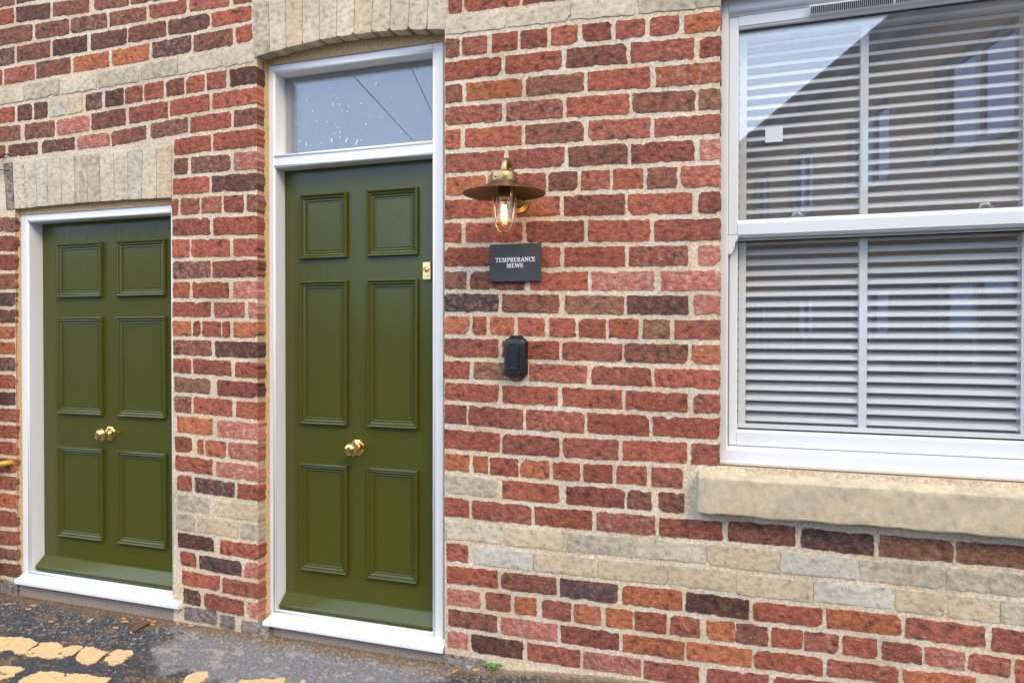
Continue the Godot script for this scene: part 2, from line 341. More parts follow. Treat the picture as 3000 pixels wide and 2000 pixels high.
func make_textures() -> void:
	var n := 768
	# grain of fired clay: fine grit, dragged creases
	var a := noise_bytes(n, .11, 3, 11)
	var b := noise_bytes(n, .03, 4, 12)
	var pit := noise_bytes(n, .05, 2, 13)
	var cell := noise_bytes(n, .05, 1, 14, FastNoiseLite.TYPE_CELLULAR)
	var crk := noise_bytes(n, .014, 4, 15)
	var crm := noise_bytes(n, .008, 2, 16)
	var blb := noise_bytes(n, .02, 2, 17)
	var tone := PackedByteArray(); tone.resize(n * n)
	var hgt := PackedByteArray(); hgt.resize(n * n)
	var over := PackedByteArray(); over.resize(n * n * 4)
	for i in n * n:
		var g := 116.0 + a[i] * .36 + b[i] * .34
		var h := 90.0 + b[i] * .35 + a[i] * .25
		var k := i * 4
		var p := pit[i] * .6 + a[i] * .4
		var line := absf(crk[i] - 128.0)
		if p < 61.0 or (line < 3.2 and crm[i] > 138):                     # small burnt pits and cracks
			var s := clampf((61.0 - p) / 12.0, 0, 1) if p < 61.0 else clampf((3.2 - line) / 1.6, 0, 1) * clampf((crm[i] - 138) / 14.0, 0, 1)
			h -= 110.0 * s
			over[k] = 22; over[k + 1] = 16; over[k + 2] = 15; over[k + 3] = int(205 * s)
		elif cell[i] < 22 and blb[i] > 168:     # white lime blebs
			over[k] = 222; over[k + 1] = 208; over[k + 2] = 196; over[k + 3] = int(clampf((22.0 - cell[i]) / 8.0, 0, 1) * 225)
			h += 30
		tone[i] = clampi(int(g), 0, 255)
		hgt[i] = clampi(int(h), 0, 255)
	T.clay = gray_texture(tone, n)
	T.clay_h = gray_texture(hgt, n)
	T.clay_over = ImageTexture.create_from_image(Image.create_from_data(n, n, false, Image.FORMAT_RGBA8, over))
	# pale gault brick: smooth face, thin dark soot specks
	var e := noise_bytes(n, .16, 2, 21)
	var f := noise_bytes(n, .02, 3, 22)
	var ov2 := PackedByteArray(); ov2.resize(n * n * 4)
	var tn2 := PackedByteArray(); tn2.resize(n * n)
	for i in n * n:
		tn2[i] = clampi(int(188.0 + e[i] * .14 + f[i] * .12), 0, 255)
		var k := i * 4
		var q := e[i] * .65 + f[i] * .35
		if q < 84.0:
			over[k] = 0
			ov2[k] = 52; ov2[k + 1] = 47; ov2[k + 2] = 42; ov2[k + 3] = int(clampf((84.0 - q) / 26.0, 0, 1) * 190)
	T.pale = gray_texture(tn2, n)
	T.pale_over = ImageTexture.create_from_image(Image.create_from_data(n, n, false, Image.FORMAT_RGBA8, ov2))
	# sandy lime mortar
	var s1 := noise_bytes(n, .2, 2, 31)
	var s2 := noise_bytes(n, .035, 4, 32)
	var tn3 := PackedByteArray(); tn3.resize(n * n)
	var hg3 := PackedByteArray(); hg3.resize(n * n)
	for i in n * n:
		var g := 150.0 + s1[i] * .26 + s2[i] * .24
		if s1[i] < 66: g -= (66 - s1[i]) * 1.7
		tn3[i] = clampi(int(g), 0, 255)
		hg3[i] = clampi(int(s1[i] * .4 + s2[i] * .6), 0, 255)
	T.sand = gray_texture(tn3, n)
	T.sand_h = gray_texture(hg3, n)
	# tarmac: dark binder with pale grit
	var g1 := noise_bytes(n, .12, 1, 41, FastNoiseLite.TYPE_CELLULAR)
	var g2 := noise_bytes(n, .1, 3, 42)
	var tn4 := PackedByteArray(); tn4.resize(n * n)
	var hg4 := PackedByteArray(); hg4.resize(n * n)
	for i in n * n:
		var g := 105.0 + g2[i] * .45
		if g1[i] < 58: g += (58 - g1[i]) * 2.0 * (g2[i] / 255.0)
		tn4[i] = clampi(int(g), 0, 255)
		hg4[i] = clampi(int(255 - g1[i] * .7 - g2[i] * .2), 0, 255)
	T.grit = gray_texture(tn4, n)
	T.grit_h = gray_texture(hg4, n)
	# brushed paint streaks and aged brass
	var st := PackedByteArray(); st.resize(512 * 512)
	var q1 := noise_bytes(512, .03, 3, 51)
	for y in 512:
		for x in 512:
			st[y * 512 + x] = q1[((y >> 4) * 512) + x] / 2 + q1[y * 512 + x] / 2
	T.brush = gray_texture(st, 512)
	T.soft = gray_texture(q1, 512)

func std(c: Color, rough: float, metal := 0.0) -> StandardMaterial3D:
	var m := StandardMaterial3D.new()
	m.albedo_color = c
	m.roughness = rough
	m.metallic = metal
	return m

func make_materials() -> void:
	var clay := std(Color.WHITE, .9)
	clay.vertex_color_use_as_albedo = true
	clay.albedo_texture = T.clay
	clay.detail_enabled = true
	clay.detail_albedo = T.clay_over
	clay.detail_blend_mode = BaseMaterial3D.BLEND_MODE_MIX
	clay.heightmap_enabled = true
	clay.heightmap_texture = T.clay_h
	clay.heightmap_scale = .055
	clay.metallic_specular = .25
	M.clay = clay
	var pale := std(Color.WHITE, .92)
	pale.vertex_color_use_as_albedo = true
	pale.albedo_texture = T.pale
	pale.detail_enabled = true
	pale.detail_albedo = T.pale_over
	pale.detail_blend_mode = BaseMaterial3D.BLEND_MODE_MIX
	pale.heightmap_enabled = true
	pale.heightmap_texture = T.clay_h
	pale.heightmap_scale = .05
	pale.metallic_specular = .25
	M.pale = pale
	var mortar := std(Color.WHITE, .95)
	mortar.vertex_color_use_as_albedo = true
	mortar.albedo_texture = T.sand
	mortar.heightmap_enabled = true
	mortar.heightmap_texture = T.sand_h
	mortar.heightmap_scale = .14
	mortar.metallic_specular = .2
	M.mortar = mortar
	var fillet := std(srgb(.78, .53, .27), .95)
	fillet.albedo_texture = T.sand
	fillet.uv1_scale = Vector3(2.5, 2.5, 2.5)
	fillet.uv1_triplanar = true
	fillet.uv1_world_triplanar = true
	M.fillet = fillet
	var tar := std(Color.WHITE, .85)
	tar.vertex_color_use_as_albedo = true
	tar.albedo_texture = T.grit
	tar.heightmap_enabled = true
	tar.heightmap_texture = T.grit_h
	tar.heightmap_scale = .3
	tar.metallic_specular = .2
	M.tar = tar
	var green := std(srgb(.064, .07, .0075), .21)
	green.heightmap_enabled = true
	green.heightmap_texture = T.brush
	green.heightmap_scale = .04
	green.uv1_scale = Vector3(3, .8, 1)
	M.green = green
	var white := std(srgb(.8, .815, .81), .38)
	white.heightmap_enabled = true
	white.heightmap_texture = T.soft
	white.heightmap_scale = .02
	M.white = white
	M.upvc = std(srgb(.68, .695, .685), .3)
	var glass := std(Color(1, 1, 1, .015), .0)
	glass.transparency = BaseMaterial3D.TRANSPARENCY_ALPHA
	M.glass = glass
	var brass := std(srgb(.86, .6, .23), .1, 1.0)
	M.brass = brass
	var aged := std(srgb(.52, .37, .17), .34, 1.0)
	aged.albedo_texture = T.pale
	aged.albedo_color = srgb(.62, .43, .19)
	aged.uv1_scale = Vector3(6, 6, 6)
	aged.heightmap_enabled = true
	aged.heightmap_texture = T.soft
	aged.heightmap_scale = .006
	M.aged = aged
	M.wire = std(srgb(.75, .53, .2), .22, 1.0)
	M.black = std(srgb(.008, .008, .009), .42)
	M.rubber = std(srgb(.006, .006, .007), .45)
	var slate := std(srgb(.04, .042, .05), .62)
	slate.heightmap_enabled = true
	slate.heightmap_texture = T.soft
	slate.heightmap_scale = .06
	slate.uv1_scale = Vector3(3, 3, 3)
	M.slate = slate
	M.letter = std(srgb(.85, .85, .87), .5)
	M.slat = std(srgb(.76, .785, .775), .5)
	M.tape = std(srgb(.74, .78, .77), .8)
	M.room = std(srgb(.04, .037, .034), .9)
	M.sheet = std(srgb(.55, .58, .58), .7)
	M.chrome = std(srgb(.6, .6, .58), .25, 1.0)
	M.dark_wall = std(srgb(.14, .09, .045), .9)
	M.dark_trim = std(srgb(.016, .015, .015), .6)
	M.grey_frame = std(srgb(.2, .22, .25), .5)
	M.pane_far = std(srgb(.15, .19, .26), .05, 1.0)
	M.yellow_pipe = std(srgb(.62, .42, .03), .4)
	M.pipe_white = std(srgb(.66, .7, .62), .4)
	var paint := std(srgb(.92, .625, .29), .85)
	paint.albedo_texture = T.pale
	paint.uv1_scale = Vector3(3, 3, 3)
	paint.heightmap_enabled = true
	paint.heightmap_texture = T.sand_h
	paint.heightmap_scale = .2
	M.paint = paint
	M.filter = std(srgb(.6, .27, .07), .8)
	M.board = std(srgb(.13, .066, .04), .85)
	M.leaf = std(srgb(.07, .2, .02), .5)
	M.red = std(srgb(.5, .01, .01), .4)
	M.chip = std(srgb(.075, .078, .085), .7)
	M.speck = std(srgb(.85, .86, .86), .8)

# ------------------------------------------------------------------ bricks
func clay_at(tone: String, x: float, y: float, off: float, tint: float) -> Color:
	var t: Array = TONE[tone]
	var n := nz.get_noise_2d(x * 1000 + off, y * 1500)
	var c: Color = t[0]
	c = c.lerp(t[1], smoothstep(-.12, .38, n) * t[2])
	var m := nz2.get_noise_2d(x * 1000 - off, y * 1000)
	c = c * (1.0 + .17 * m)
	if tone == "p":
		c = c.lerp(Color(.56, .42, .37), smoothstep(.15, .5, nz3.get_noise_2d(x * 1000 + off, y * 1300)) * .45)
	elif tone in ["c", "y", "w", "g"]:
		c = c.lerp(Color(.13, .12, .095), smoothstep(.24 if tone != "g" else .1, .6, nz3.get_noise_2d(x * 1000 + off * 2, y * 900)) * .55)
		c = c.lerp(Color(.58, .41, .24), smoothstep(.15, .5, nz4.get_noise_2d(x * 1000 + off, y * 1000)) * .4)
	else:
		var y3 := nz3.get_noise_2d(x * 1000 + off * 3, y * 1000)
		if tone in ["t", "b", "d", "k"]:
			c = c.lerp(Color(.27, .165, .07), smoothstep(.2, .55, y3) * .6)
		else:
			c = c.lerp(Color(.4, .16, .06), smoothstep(.18, .5, y3) * .5)
		c = c.lerp(Color(.035, .027, .028), smoothstep(.22, .5, nz4.get_noise_2d(x * 1100 - off, y * 1400)) * .7)
	c = c * (1.0 + .2 * nz4.get_noise_2d(x * 150, y * 190))
	c = c.lerp(Color(.44, .33, .27), .015)
	c = c * tint * (1.42 if tone in ["c", "w", "y", "g"] else 1.62)
	c.a = 1
	return c

# a worn brick: corners bl, br, tr, tl in the wall plane, front near z, going depth deep
func brick_mesh(q: Array, z: float, depth: float, tone: String, seed_: int, step := .0085, rag := 1.0) -> Array:
	var r := RandomNumberGenerator.new()
	r.seed = seed_ * 7919 + 17
	var off := r.randf() * 4000.0
	var tint := r.randf_range(.84, 1.16)
	var mid: Vector2 = (q[0] + q[1] + q[2] + q[3]) / 4
	var wide := (q[1] - q[0] as Vector2).length()
	var tall := (q[3] - q[0] as Vector2).length()
	var nx := maxi(3, roundi(wide / step))
	var ny := maxi(3, roundi(tall / step))
	var w := nx + 5      # face, then its outline again for the sides, then the back
	var h := ny + 5
	var P := PackedVector3Array(); var C := PackedColorArray(); var U := PackedVector2Array()
	var zf := z + r.randf_range(-.0002, .001)
	var tx := r.randf_range(-.004, .004)
	var ty := r.randf_range(-.006, .006)
	var uo := Vector2(r.randf(), r.randf())
	var salty := r.randf() < .14 and not (tone in ["c", "w", "y", "g"])
	var chips := []          # knocked corners: which corner, how far
	var nicks := []          # nicks along the long edges: where, half width, depth, top or bottom
	for k in 4:
		if r.randf() < .18: chips.append([float(k % 2), float(k / 2), r.randf_range(.006, .017) * rag])
	for k in int(wide / .07):
		if r.randf() < .55: nicks.append([r.randf() * wide, r.randf_range(.008, .024), r.randf_range(.002, .0065) * rag, r.randf() < .5])
	if tone in ["c", "w", "y", "g"]: tint = 1.0 + (tint - 1.0) * .35
	var rough: float = {"d": 1.5, "b": 1.35, "t": 1.4, "k": 1.3, "o": 1.2, "c": .55, "w": .5, "y": .55, "g": .7}.get(tone, 1.0)
	for j in h:
		for i in w:
			var s := clampf(float(i - 2) / nx, 0, 1)
			var t := clampf(float(j - 2) / ny, 0, 1)
			var p: Vector2 = (q[0] as Vector2).lerp(q[1], s).lerp((q[3] as Vector2).lerp(q[2], s), t)
			var ex := minf(s, 1 - s) * wide
			var ey := minf(t, 1 - t) * tall
			var e := minf(ex, ey)
			# rounded corners and ragged arrises
			var cr := .0035
			if ex < cr and ey < cr:
				var k := 1.0 - Vector2(cr - ex, cr - ey).length() / cr
				if k < 0:
					p += Vector2(signf(.5 - s), signf(.5 - t)) * -k * cr * .7
			for ch in chips:
				var d: float = absf(s - ch[0]) * wide + absf(t - ch[1]) * tall
				if d < ch[2]: p += Vector2(1 - 2 * ch[0], 1 - 2 * ch[1]) * (ch[2] - d) * .5
			for nk in nicks:
				var hit: float = 1.0 - absf(s * wide - nk[0]) / nk[1]
				var ed: float = (1.0 - t) * tall if nk[3] else t * tall
				if hit > 0 and ed < .02: p.y += (-1.0 if nk[3] else 1.0) * nk[2] * hit * (1.0 - ed / .02)
			var near := 1.0 - smoothstep(0.0, .018, e)
			p += Vector2(nz2.get_noise_2d(p.x * 1400 + off, p.y * 1400), nz2.get_noise_2d(p.x * 1400 - off, p.y * 1400 + 900)) * .0028 * near * rag
			p += Vector2(nz.get_noise_2d(p.x * 900 + off * 2, p.y * 900), nz.get_noise_2d(p.x * 900 - off * 2, p.y * 900 + 300)) * .0042 * near * rag
			var zz := zf + (p.x - mid.x) * tx + (p.y - mid.y) * ty
			zz += nz.get_noise_2d(p.x * 1300 + off, p.y * 2600) * .0005 * rough * rag
			zz += nz2.get_noise_2d(p.x * 1500 + off, p.y * 2500) * .0006 * rough * rag
			zz -= pow(1.0 - smoothstep(0.0, .004, e), 1.5) * .0006 * (1.0 if rag > .9 else .5)
			if i == 0 or j == 0 or i == w - 1 or j == h - 1: zz = z - depth
			P.append(Vector3(p.x - mid.x, p.y - mid.y, zz))
			var cc := clay_at(tone, p.x, p.y, off, tint)
			if salty: cc = cc.lerp(Color(.8, .68, .6), smoothstep(.08, .42, nz3.get_noise_2d(p.x * 1300 + off, p.y * 1500)) * .26)
			C.append(cc)
			U.append((p - mid) * Vector2(1.45, 2.7) + uo)
	return [grid_mesh(P, C, U, w, h), Vector3(mid.x, mid.y, 0)]

func lay_bricks() -> void:
	var k := 0
	for b in BRICKS:
		k += 1
		var x0: float = b[0] * .001 - .0015
		var x1: float = b[1] * .001 + .0015
		var y: float = b[2] * .001
		if y > .86 and absf(x1 + .158) < .02: x1 = -.155
		if absf(x1 + 2.088) < .03 and y < 2.5: x1 = clampf(x1, -2.0885, -2.0865)
		var h: float = b[3] * .0005 + .0004
		var sl: float = b[4] * .0005 * (x1 - x0)
		var q := [Vector2(x0, y - h - sl), Vector2(x1, y - h + sl), Vector2(x1, y + h + sl), Vector2(x0, y + h - sl)]
		var tone: String = b[5]
		var is_pale: bool = tone in ["c", "w", "y", "g"]
		var res := brick_mesh(q, .0024 if is_pale else .0015, .074, tone, k)
		var called := "pale_brick" if is_pale else ("brick" if x1 - x0 > .15 else "header_brick")
		put(called, res[0], M.pale if is_pale else M.clay, house, res[1])

func lay_arches() -> void:
	# cambered flat arch over the low door: bottom and top joints in mm, read left to right
	var lows := [-3600, -3543, -3462, -3387, -3314, -3225, -3141, -3060, -2980, -2895, -2812, -2729, -2643, -2556]
	var tops := [-3621, -3555, -3478, -3400, -3323, -3233, -3143, -3065, -2985, -2897, -2813, -2724, -2639, -2551]
	var tones := "syywwcyggccwcc"
	var tn := ["s", "c", "c", "w", "c", "c", "g", "g", "c", "c", "w", "c", "y"]
	for i in 13:
		var g := .0022
		var camber := func(x: float) -> float: return 1.934 + .008 * (1.0 - pow((x + 3.08) / .53, 2))
		var a: float = lows[i] * .001 + g; var b: float = lows[i + 1] * .001 - g
		var c: float = tops[i + 1] * .001 - g; var d: float = tops[i] * .001 + g
		var q := [Vector2(a, camber.call(a)), Vector2(b, camber.call(b)), Vector2(c, 2.17), Vector2(d, 2.166)]
		var res := brick_mesh(q, .003, .1, tn[i], 700 + i, .009, .6)
		put("arch_brick", res[0], M.pale if tn[i] != "s" else M.clay, house, res[1])
	var t2 := ["g", "c", "y", "c", "c", "c", "y", "c", "c", "c", "c"]
	var n := 11
	for i in n:
		var g := .0022
		var low := func(x: float) -> float: return 2.512 + .034 * (1.0 - pow((x + 1.648) / .45, 2))
		var a := lerpf(-2.102, -1.195, float(i) / n) + g
		var b := lerpf(-2.102, -1.195, float(i + 1) / n) - g
		var d := lerpf(-2.11, -1.176, float(i) / n) + g
		var c := lerpf(-2.11, -1.176, float(i + 1) / n) - g
		var q := [Vector2(a, low.call(a)), Vector2(b, low.call(b)), Vector2(c, 2.745), Vector2(d, 2.745)]
		var res := brick_mesh(q, .003, .1, t2[i], 740 + i, .009, .6)
		put("arch_brick", res[0], M.pale, house, res[1])

func mortar_grid(x0: float, x1: float, y0: float, y1: float, step := .01) -> ArrayMesh:
	var nx := maxi(2, roundi((x1 - x0) / step))
	var ny := maxi(2, roundi((y1 - y0) / step))
	var P := PackedVector3Array(); var C := PackedColorArray(); var U := PackedVector2Array()
	for j in ny + 1:
		for i in nx + 1:
			var x := lerpf(x0, x1, float(i) / nx)
			var y := lerpf(y0, y1, float(j) / ny)
			var z := -.0008 + nz.get_noise_2d(x * 700, y * 700) * .0013 + nz2.get_noise_2d(x * 1500, y * 1500) * .001
			P.append(Vector3(x, y, z))
			var c := Color(.61, .515, .38).lerp(Color(.6, .475, .31), smoothstep(-.3, .45, nz4.get_noise_2d(x * 260, y * 330)))
			c = c.lerp(Color(.6, .55, .46), smoothstep(.1, .55, nz3.get_noise_2d(x * 500 + 77, y * 700)) * .7)
			c = c * (1.0 + .16 * nz2.get_noise_2d(x * 900 + 31, y * 900)) * (1.0 + .22 * nz4.get_noise_2d(x * 150, y * 190)) * 1.54
			c.a = 1
			C.append(c)
			U.append(Vector2(x, y) * 2.3)
	return grid_mesh(P, C, U, nx + 1, ny + 1)

func build_wall() -> void:
	var wall := node("wall", house)
	# pointed mortar face between the openings
	for r in [[-3.95, -3.543, -.2, 1.945], [-3.95, -2.09, 1.945, 3.2], [-2.556, -2.09, -.2, 1.945], [-2.09, -1.2, 2.552, 3.2], [-1.2, -.157, -.2, 3.2], [-.157, 1.25, -.2, .86], [-.157, 1.25, 2.49, 3.2], [.94, 1.25, .86, 2.49]]:
		put("mortar", mortar_grid(r[0], r[1], r[2], r[3]), M.mortar, wall)
	# the body behind, its reveals and soffits
	var st := mb()
	for r in [[-6.5, -3.5455, -.25, 1.95], [-6.5, -2.0925, 1.95, 5.2], [-2.5535, -2.0925, -.25, 1.95], [-2.0925, -1.1975, 2.556, 5.2], [-1.1975, -.1595, -.25, 5.2], [-.1595, 4.2, -.25, .855], [-.1595, 4.2, 2.494, 5.2], [.943, 4.2, .855, 2.494]]:
		box(st, Vector3(r[0], r[2], -.24), Vector3(r[1], r[3], -.006))
	put("core", fin(st), M.fillet, wall)
	# brickwork round about that the picture does not reach, in one piece
	var P := PackedVector3Array(); var N := PackedVector3Array(); var C := PackedColorArray(); var U := PackedVector2Array(); var I := PackedInt32Array()
	var r := RandomNumberGenerator.new()
	r.seed = 5
	var keys := ["r", "r", "m", "b", "o", "m", "d"]
	for row in 58:
		var y := .02 + row * .0885
		var x := -6.4 + (.118 if row % 2 else 0.0)
		# the stretch of this course that is laid brick by brick, or is an opening
		var ca := -3.66; var cb := .81
		if y > 1.93: ca = -3.85
		if y > 3.02: cb = -9.0
		elif y > 2.8: cb = -2.0
		elif y > 2.64: cb = -1.17
		elif y > 2.555: cb = -.66
		elif y > 2.5: cb = -.15
		elif y > .87: cb = .945
		elif y > .66: cb = 1.15
		if cb < -5.0: ca = 9.0
		while x < 4.0:
			var x1 := x + .22
			var parts := []
			if x < ca: parts.append([x, minf(x1, ca - .012)])
			elif x1 > cb: parts.append([maxf(x, cb + .012), x1])
			for seg in parts:
				var xa: float = seg[0]; var xb: float = seg[1]
				if xb - xa < .045: continue
				var mid := (xa + xb) / 2
				var col := clay_at(keys[r.randi() % 7], mid, y, r.randf() * 900, r.randf_range(.85, 1.15))
				var z := r.randf_range(.001, .004)
				var h := .036
				var o := Vector2(r.randf(), r.randf())
				var at := P.size()
				for e in [[xa, y - h, -.02], [xb, y - h, -.02], [xb, y + h, -.02], [xa, y + h, -.02], [xa + .005, y - h + .005, z], [xb - .005, y - h + .005, z], [xb - .005, y + h - .005, z], [xa + .005, y + h - .005, z]]:
					P.append(Vector3(e[0], e[1], e[2])); C.append(col); U.append(Vector2(e[0] - mid, e[1] - y) * 1.9 + o)
					N.append(Vector3(signf(e[0] - mid) * .3, signf(e[1] - y) * .3, 1).normalized() if e[2] > -.01 else Vector3(signf(e[0] - mid), signf(e[1] - y), 1).normalized())
				for f in [[4, 5, 6, 7], [0, 1, 5, 4], [1, 2, 6, 5], [2, 3, 7, 6], [3, 0, 4, 7]]:
					I.append_array([at + f[0], at + f[2], at + f[1], at + f[0], at + f[3], at + f[2]])
			x += .237
	tag(put("outer_brickwork", arrays_mesh(P, N, C, U, I), M.clay, house), "", "", "", "stuff")
	# concrete plinths under the doors, rough grey stones at the foot of the pier
	st = mb()
	box(st, Vector3(-3.54, -.1, -.15), Vector3(-2.515, .066, -.004), .006)
	put("plinth", fin(st), M.concrete, house)
	st = mb()
	box(st, Vector3(-2.085, -.1, -.15), Vector3(-1.2, .05, -.018), .006)
	put("plinth", fin(st), M.concrete, house)
	for b in [[-2.49, -2.315, .052, 60, 901], [-2.29, -2.215, .04, 58, 902], [-2.175, -2.03, .028, 62, 903], [-1.2, -1.02, .028, 50, 904]]:
		var x0: float = b[0]; var x1: float = b[1]; var y: float = b[2]; var h: float = b[3] * .0005
		var res := brick_mesh([Vector2(x0, y - h), Vector2(x1, y - h), Vector2(x1, y + h), Vector2(x0, y + h)], .006, .06, "s", b[4])
		put("foot_stone", res[0], M.clay, house, res[1])
	# mortar fillets pointed against the timber frames
	st = mb()
	quad(st, Vector3(-2.09, -.02, -.047), Vector3(-2.0765, -.02, -.0655), Vector3(-2.0765, 2.53, -.0655), Vector3(-2.09, 2.53, -.047))
	quad(st, Vector3(-3.546, -.02, -.012), Vector3(-3.538, -.02, -.0265), Vector3(-3.538, 1.94, -.0265), Vector3(-3.546, 1.94, -.012))
	box(st, Vector3(-2.1, 2.494, -.1), Vector3(-1.19, 2.56, -.058))
	box(st, Vector3(-3.56, 1.9085, -.1), Vector3(-2.53, 1.96, -.022))
	box(st, Vector3(-1.236, .05, -.1), Vector3(-1.19, 2.5, -.06))
	put("fillet", fin(st), M.fillet, house)

# ------------------------------------------------------------------ doors
func bead_tube(st: SurfaceTool, a: Vector3, b: Vector3, r: float) -> void:
	tube(st, [a, a.lerp(b, .5), b], r, 10)

func door_frame(x0: float, xi0: float, xi1: float, x1: float, y0: float, y1: float, z: float, back: float, transom: float, label: String, glazed: bool) -> void:
	var f := node("door_frame", house)
	tag(f, label)
	var top_in := y1 - .042
	for s in [[x0, xi0, "jamb", 1.0], [xi1, x1, "jamb", -1.0]]:
		var st := mb()
		box(st, Vector3(s[0], y0, back), Vector3(s[1], y1, z), .0025)
		var o := put("jamb", fin(st), M.white, f)
		st = mb(true)
		var xb: float = s[1] - .007 if s[3] > 0 else s[0] + .007
		bead_tube(st, Vector3(xb, y0 + .01, z - .004), Vector3(xb, top_in + .004, z - .004), .0075)
		put("bead", fin(st), M.white, f)
	var st := mb()
	box(st, Vector3(xi0 - .0005, top_in, back + .001), Vector3(xi1 + .0005, y1 + .0015, z - .0008), .0025)
	put("head", fin(st), M.white, f)
	st = mb(true)
	bead_tube(st, Vector3(xi0 - .007, top_in + .005, z - .004), Vector3(xi1 + .007, top_in + .005, z - .004), .0075)
	put("bead", fin(st), M.white, f)
	if glazed:
		st = mb()
		box(st, Vector3(xi0 - .0005, transom, back + .001), Vector3(xi1 + .0005, transom + .056, z - .0008), .0025)
		put("transom", fin(st), M.white, f)
		st = mb(true)
		bead_tube(st, Vector3(xi0 - .007, transom + .007, z - .004), Vector3(xi1 + .007, transom + .007, z - .004), .0075)
		bead_tube(st, Vector3(xi0 - .007, transom + .05, z - .004), Vector3(xi1 + .007, transom + .05, z - .004), .0075)
		put("bead", fin(st), M.white, f)

func door_sill(xa: float, xb: float, top_back: float, top_nose: float, nose: float, zf: float, zn: float, xi0: float, xi1: float) -> void:
	var st := mb()
	sweep_x(st, [Vector2(top_back - .03, zf - .09), Vector2(top_nose - nose, zf - .09), Vector2(top_nose - nose, zn - .002), Vector2(top_nose - nose + .003, zn), Vector2(top_nose - .003, zn), Vector2(top_nose, zn - .003), Vector2(top_back, zf - .0004), Vector2(top_back, zf - .05), Vector2(top_back - .03, zf - .06)].map(func(v): return v), xa, xb)
	var o := put("door_sill", fin(st), M.white, house)
	st = mb(true)
	bead_tube(st, Vector3(xi0 - .006, top_back + .007, zf - .004), Vector3(xi1 + .006, top_back + .007, zf - .004), .009)
	put("bead", fin(st), M.white, o)

const MOULD := [Vector2(0, -0.0020), Vector2(0, 0.0116), Vector2(.002, 0.0167), Vector2(.0055, 0.0196), Vector2(.009, 0.0174), Vector2(.012, 0.0123), Vector2(.0125, 0.0109), Vector2(.0165, 0.0123), Vector2(.021, 0.0094), Vector2(.0255, 0.0036), Vector2(.026, 0.0058), Vector2(.029, 0.0065), Vector2(.0315, 0.0051), Vector2(.033, 0.0007), Vector2(.037, 0.0007), Vector2(.0375, 0.0029), Vector2(.0395, 0.0032), Vector2(.0415, -0.0010)]

func green_door(x0: float, x1: float, y0: float, y1: float, z: float, cols: Array, rws: Array, knob_at: Vector2, board: Array, label: String) -> Node3D:
	var d := node("door", house)
	tag(d, label)
	var st := mb()
	box(st, Vector3(x0 + .002, y0, z - .045), Vector3(x1 - .002, y1, z), .0015)
	put("leaf", fin(st), M.green, d)
	for c in cols:
		for r in rws:
			st = mb()
			moulding(st, c[0], c[1], r[0], r[1], z, MOULD)
			put("moulding", fin(st), M.green, d)
			st = mb()
			box(st, Vector3(c[0] + .0405, r[0] + .0405, z - .01), Vector3(c[1] - .0405, r[1] - .0405, z + .0012))
			put("panel", fin(st), M.green, d)
	# sloping weatherboard along the foot
	st = mb()
	var yt: float = board[0]; var yb: float = board[1]
	sweep_x(st, [Vector2(yt + .004, z - .001), Vector2(yb - .017, z - .001), Vector2(yb - .02, z + .044), Vector2(yb - .014, z + .05), Vector2(yb - .001, z + .051), Vector2(yb + .003, z + .048), Vector2(yt, z + .0045)], x0 + .004, x1 - .004)
	put("weatherboard", fin(st), M.green, d)
	# octagonal centre knob on its rose
	var xf := Transform3D(Basis(Vector3.RIGHT, PI / 2), Vector3(knob_at.x, knob_at.y, z))
	var k := Vector3(knob_at.x, knob_at.y, z)
	st = mb()
	lathe(st, [Vector2(.0365, 0), Vector2(.0365, .003), Vector2(.029, .0075), Vector2(.018, .009), Vector2(0, .009)], 8, xf, TAU / 16)
	put("rose", fin(st), M.brass, d)
	st = mb(true)
	lathe(st, [Vector2(.0135, .008), Vector2(.0155, .012), Vector2(.0155, .017), Vector2(.011, .02), Vector2(.0095, .03), Vector2(.0115, .04)], 20, xf)
	put("knob_neck", fin(st), M.brass, d)
	st = mb()
	lathe(st, [Vector2(.011, .0375), Vector2(.021, .041), Vector2(.0315, .052), Vector2(.0315, .058), Vector2(.024, .069), Vector2(.013, .074), Vector2(0, .0745)], 8, xf, TAU / 16)
	put("knob", fin(st), M.brass, d)
	return d

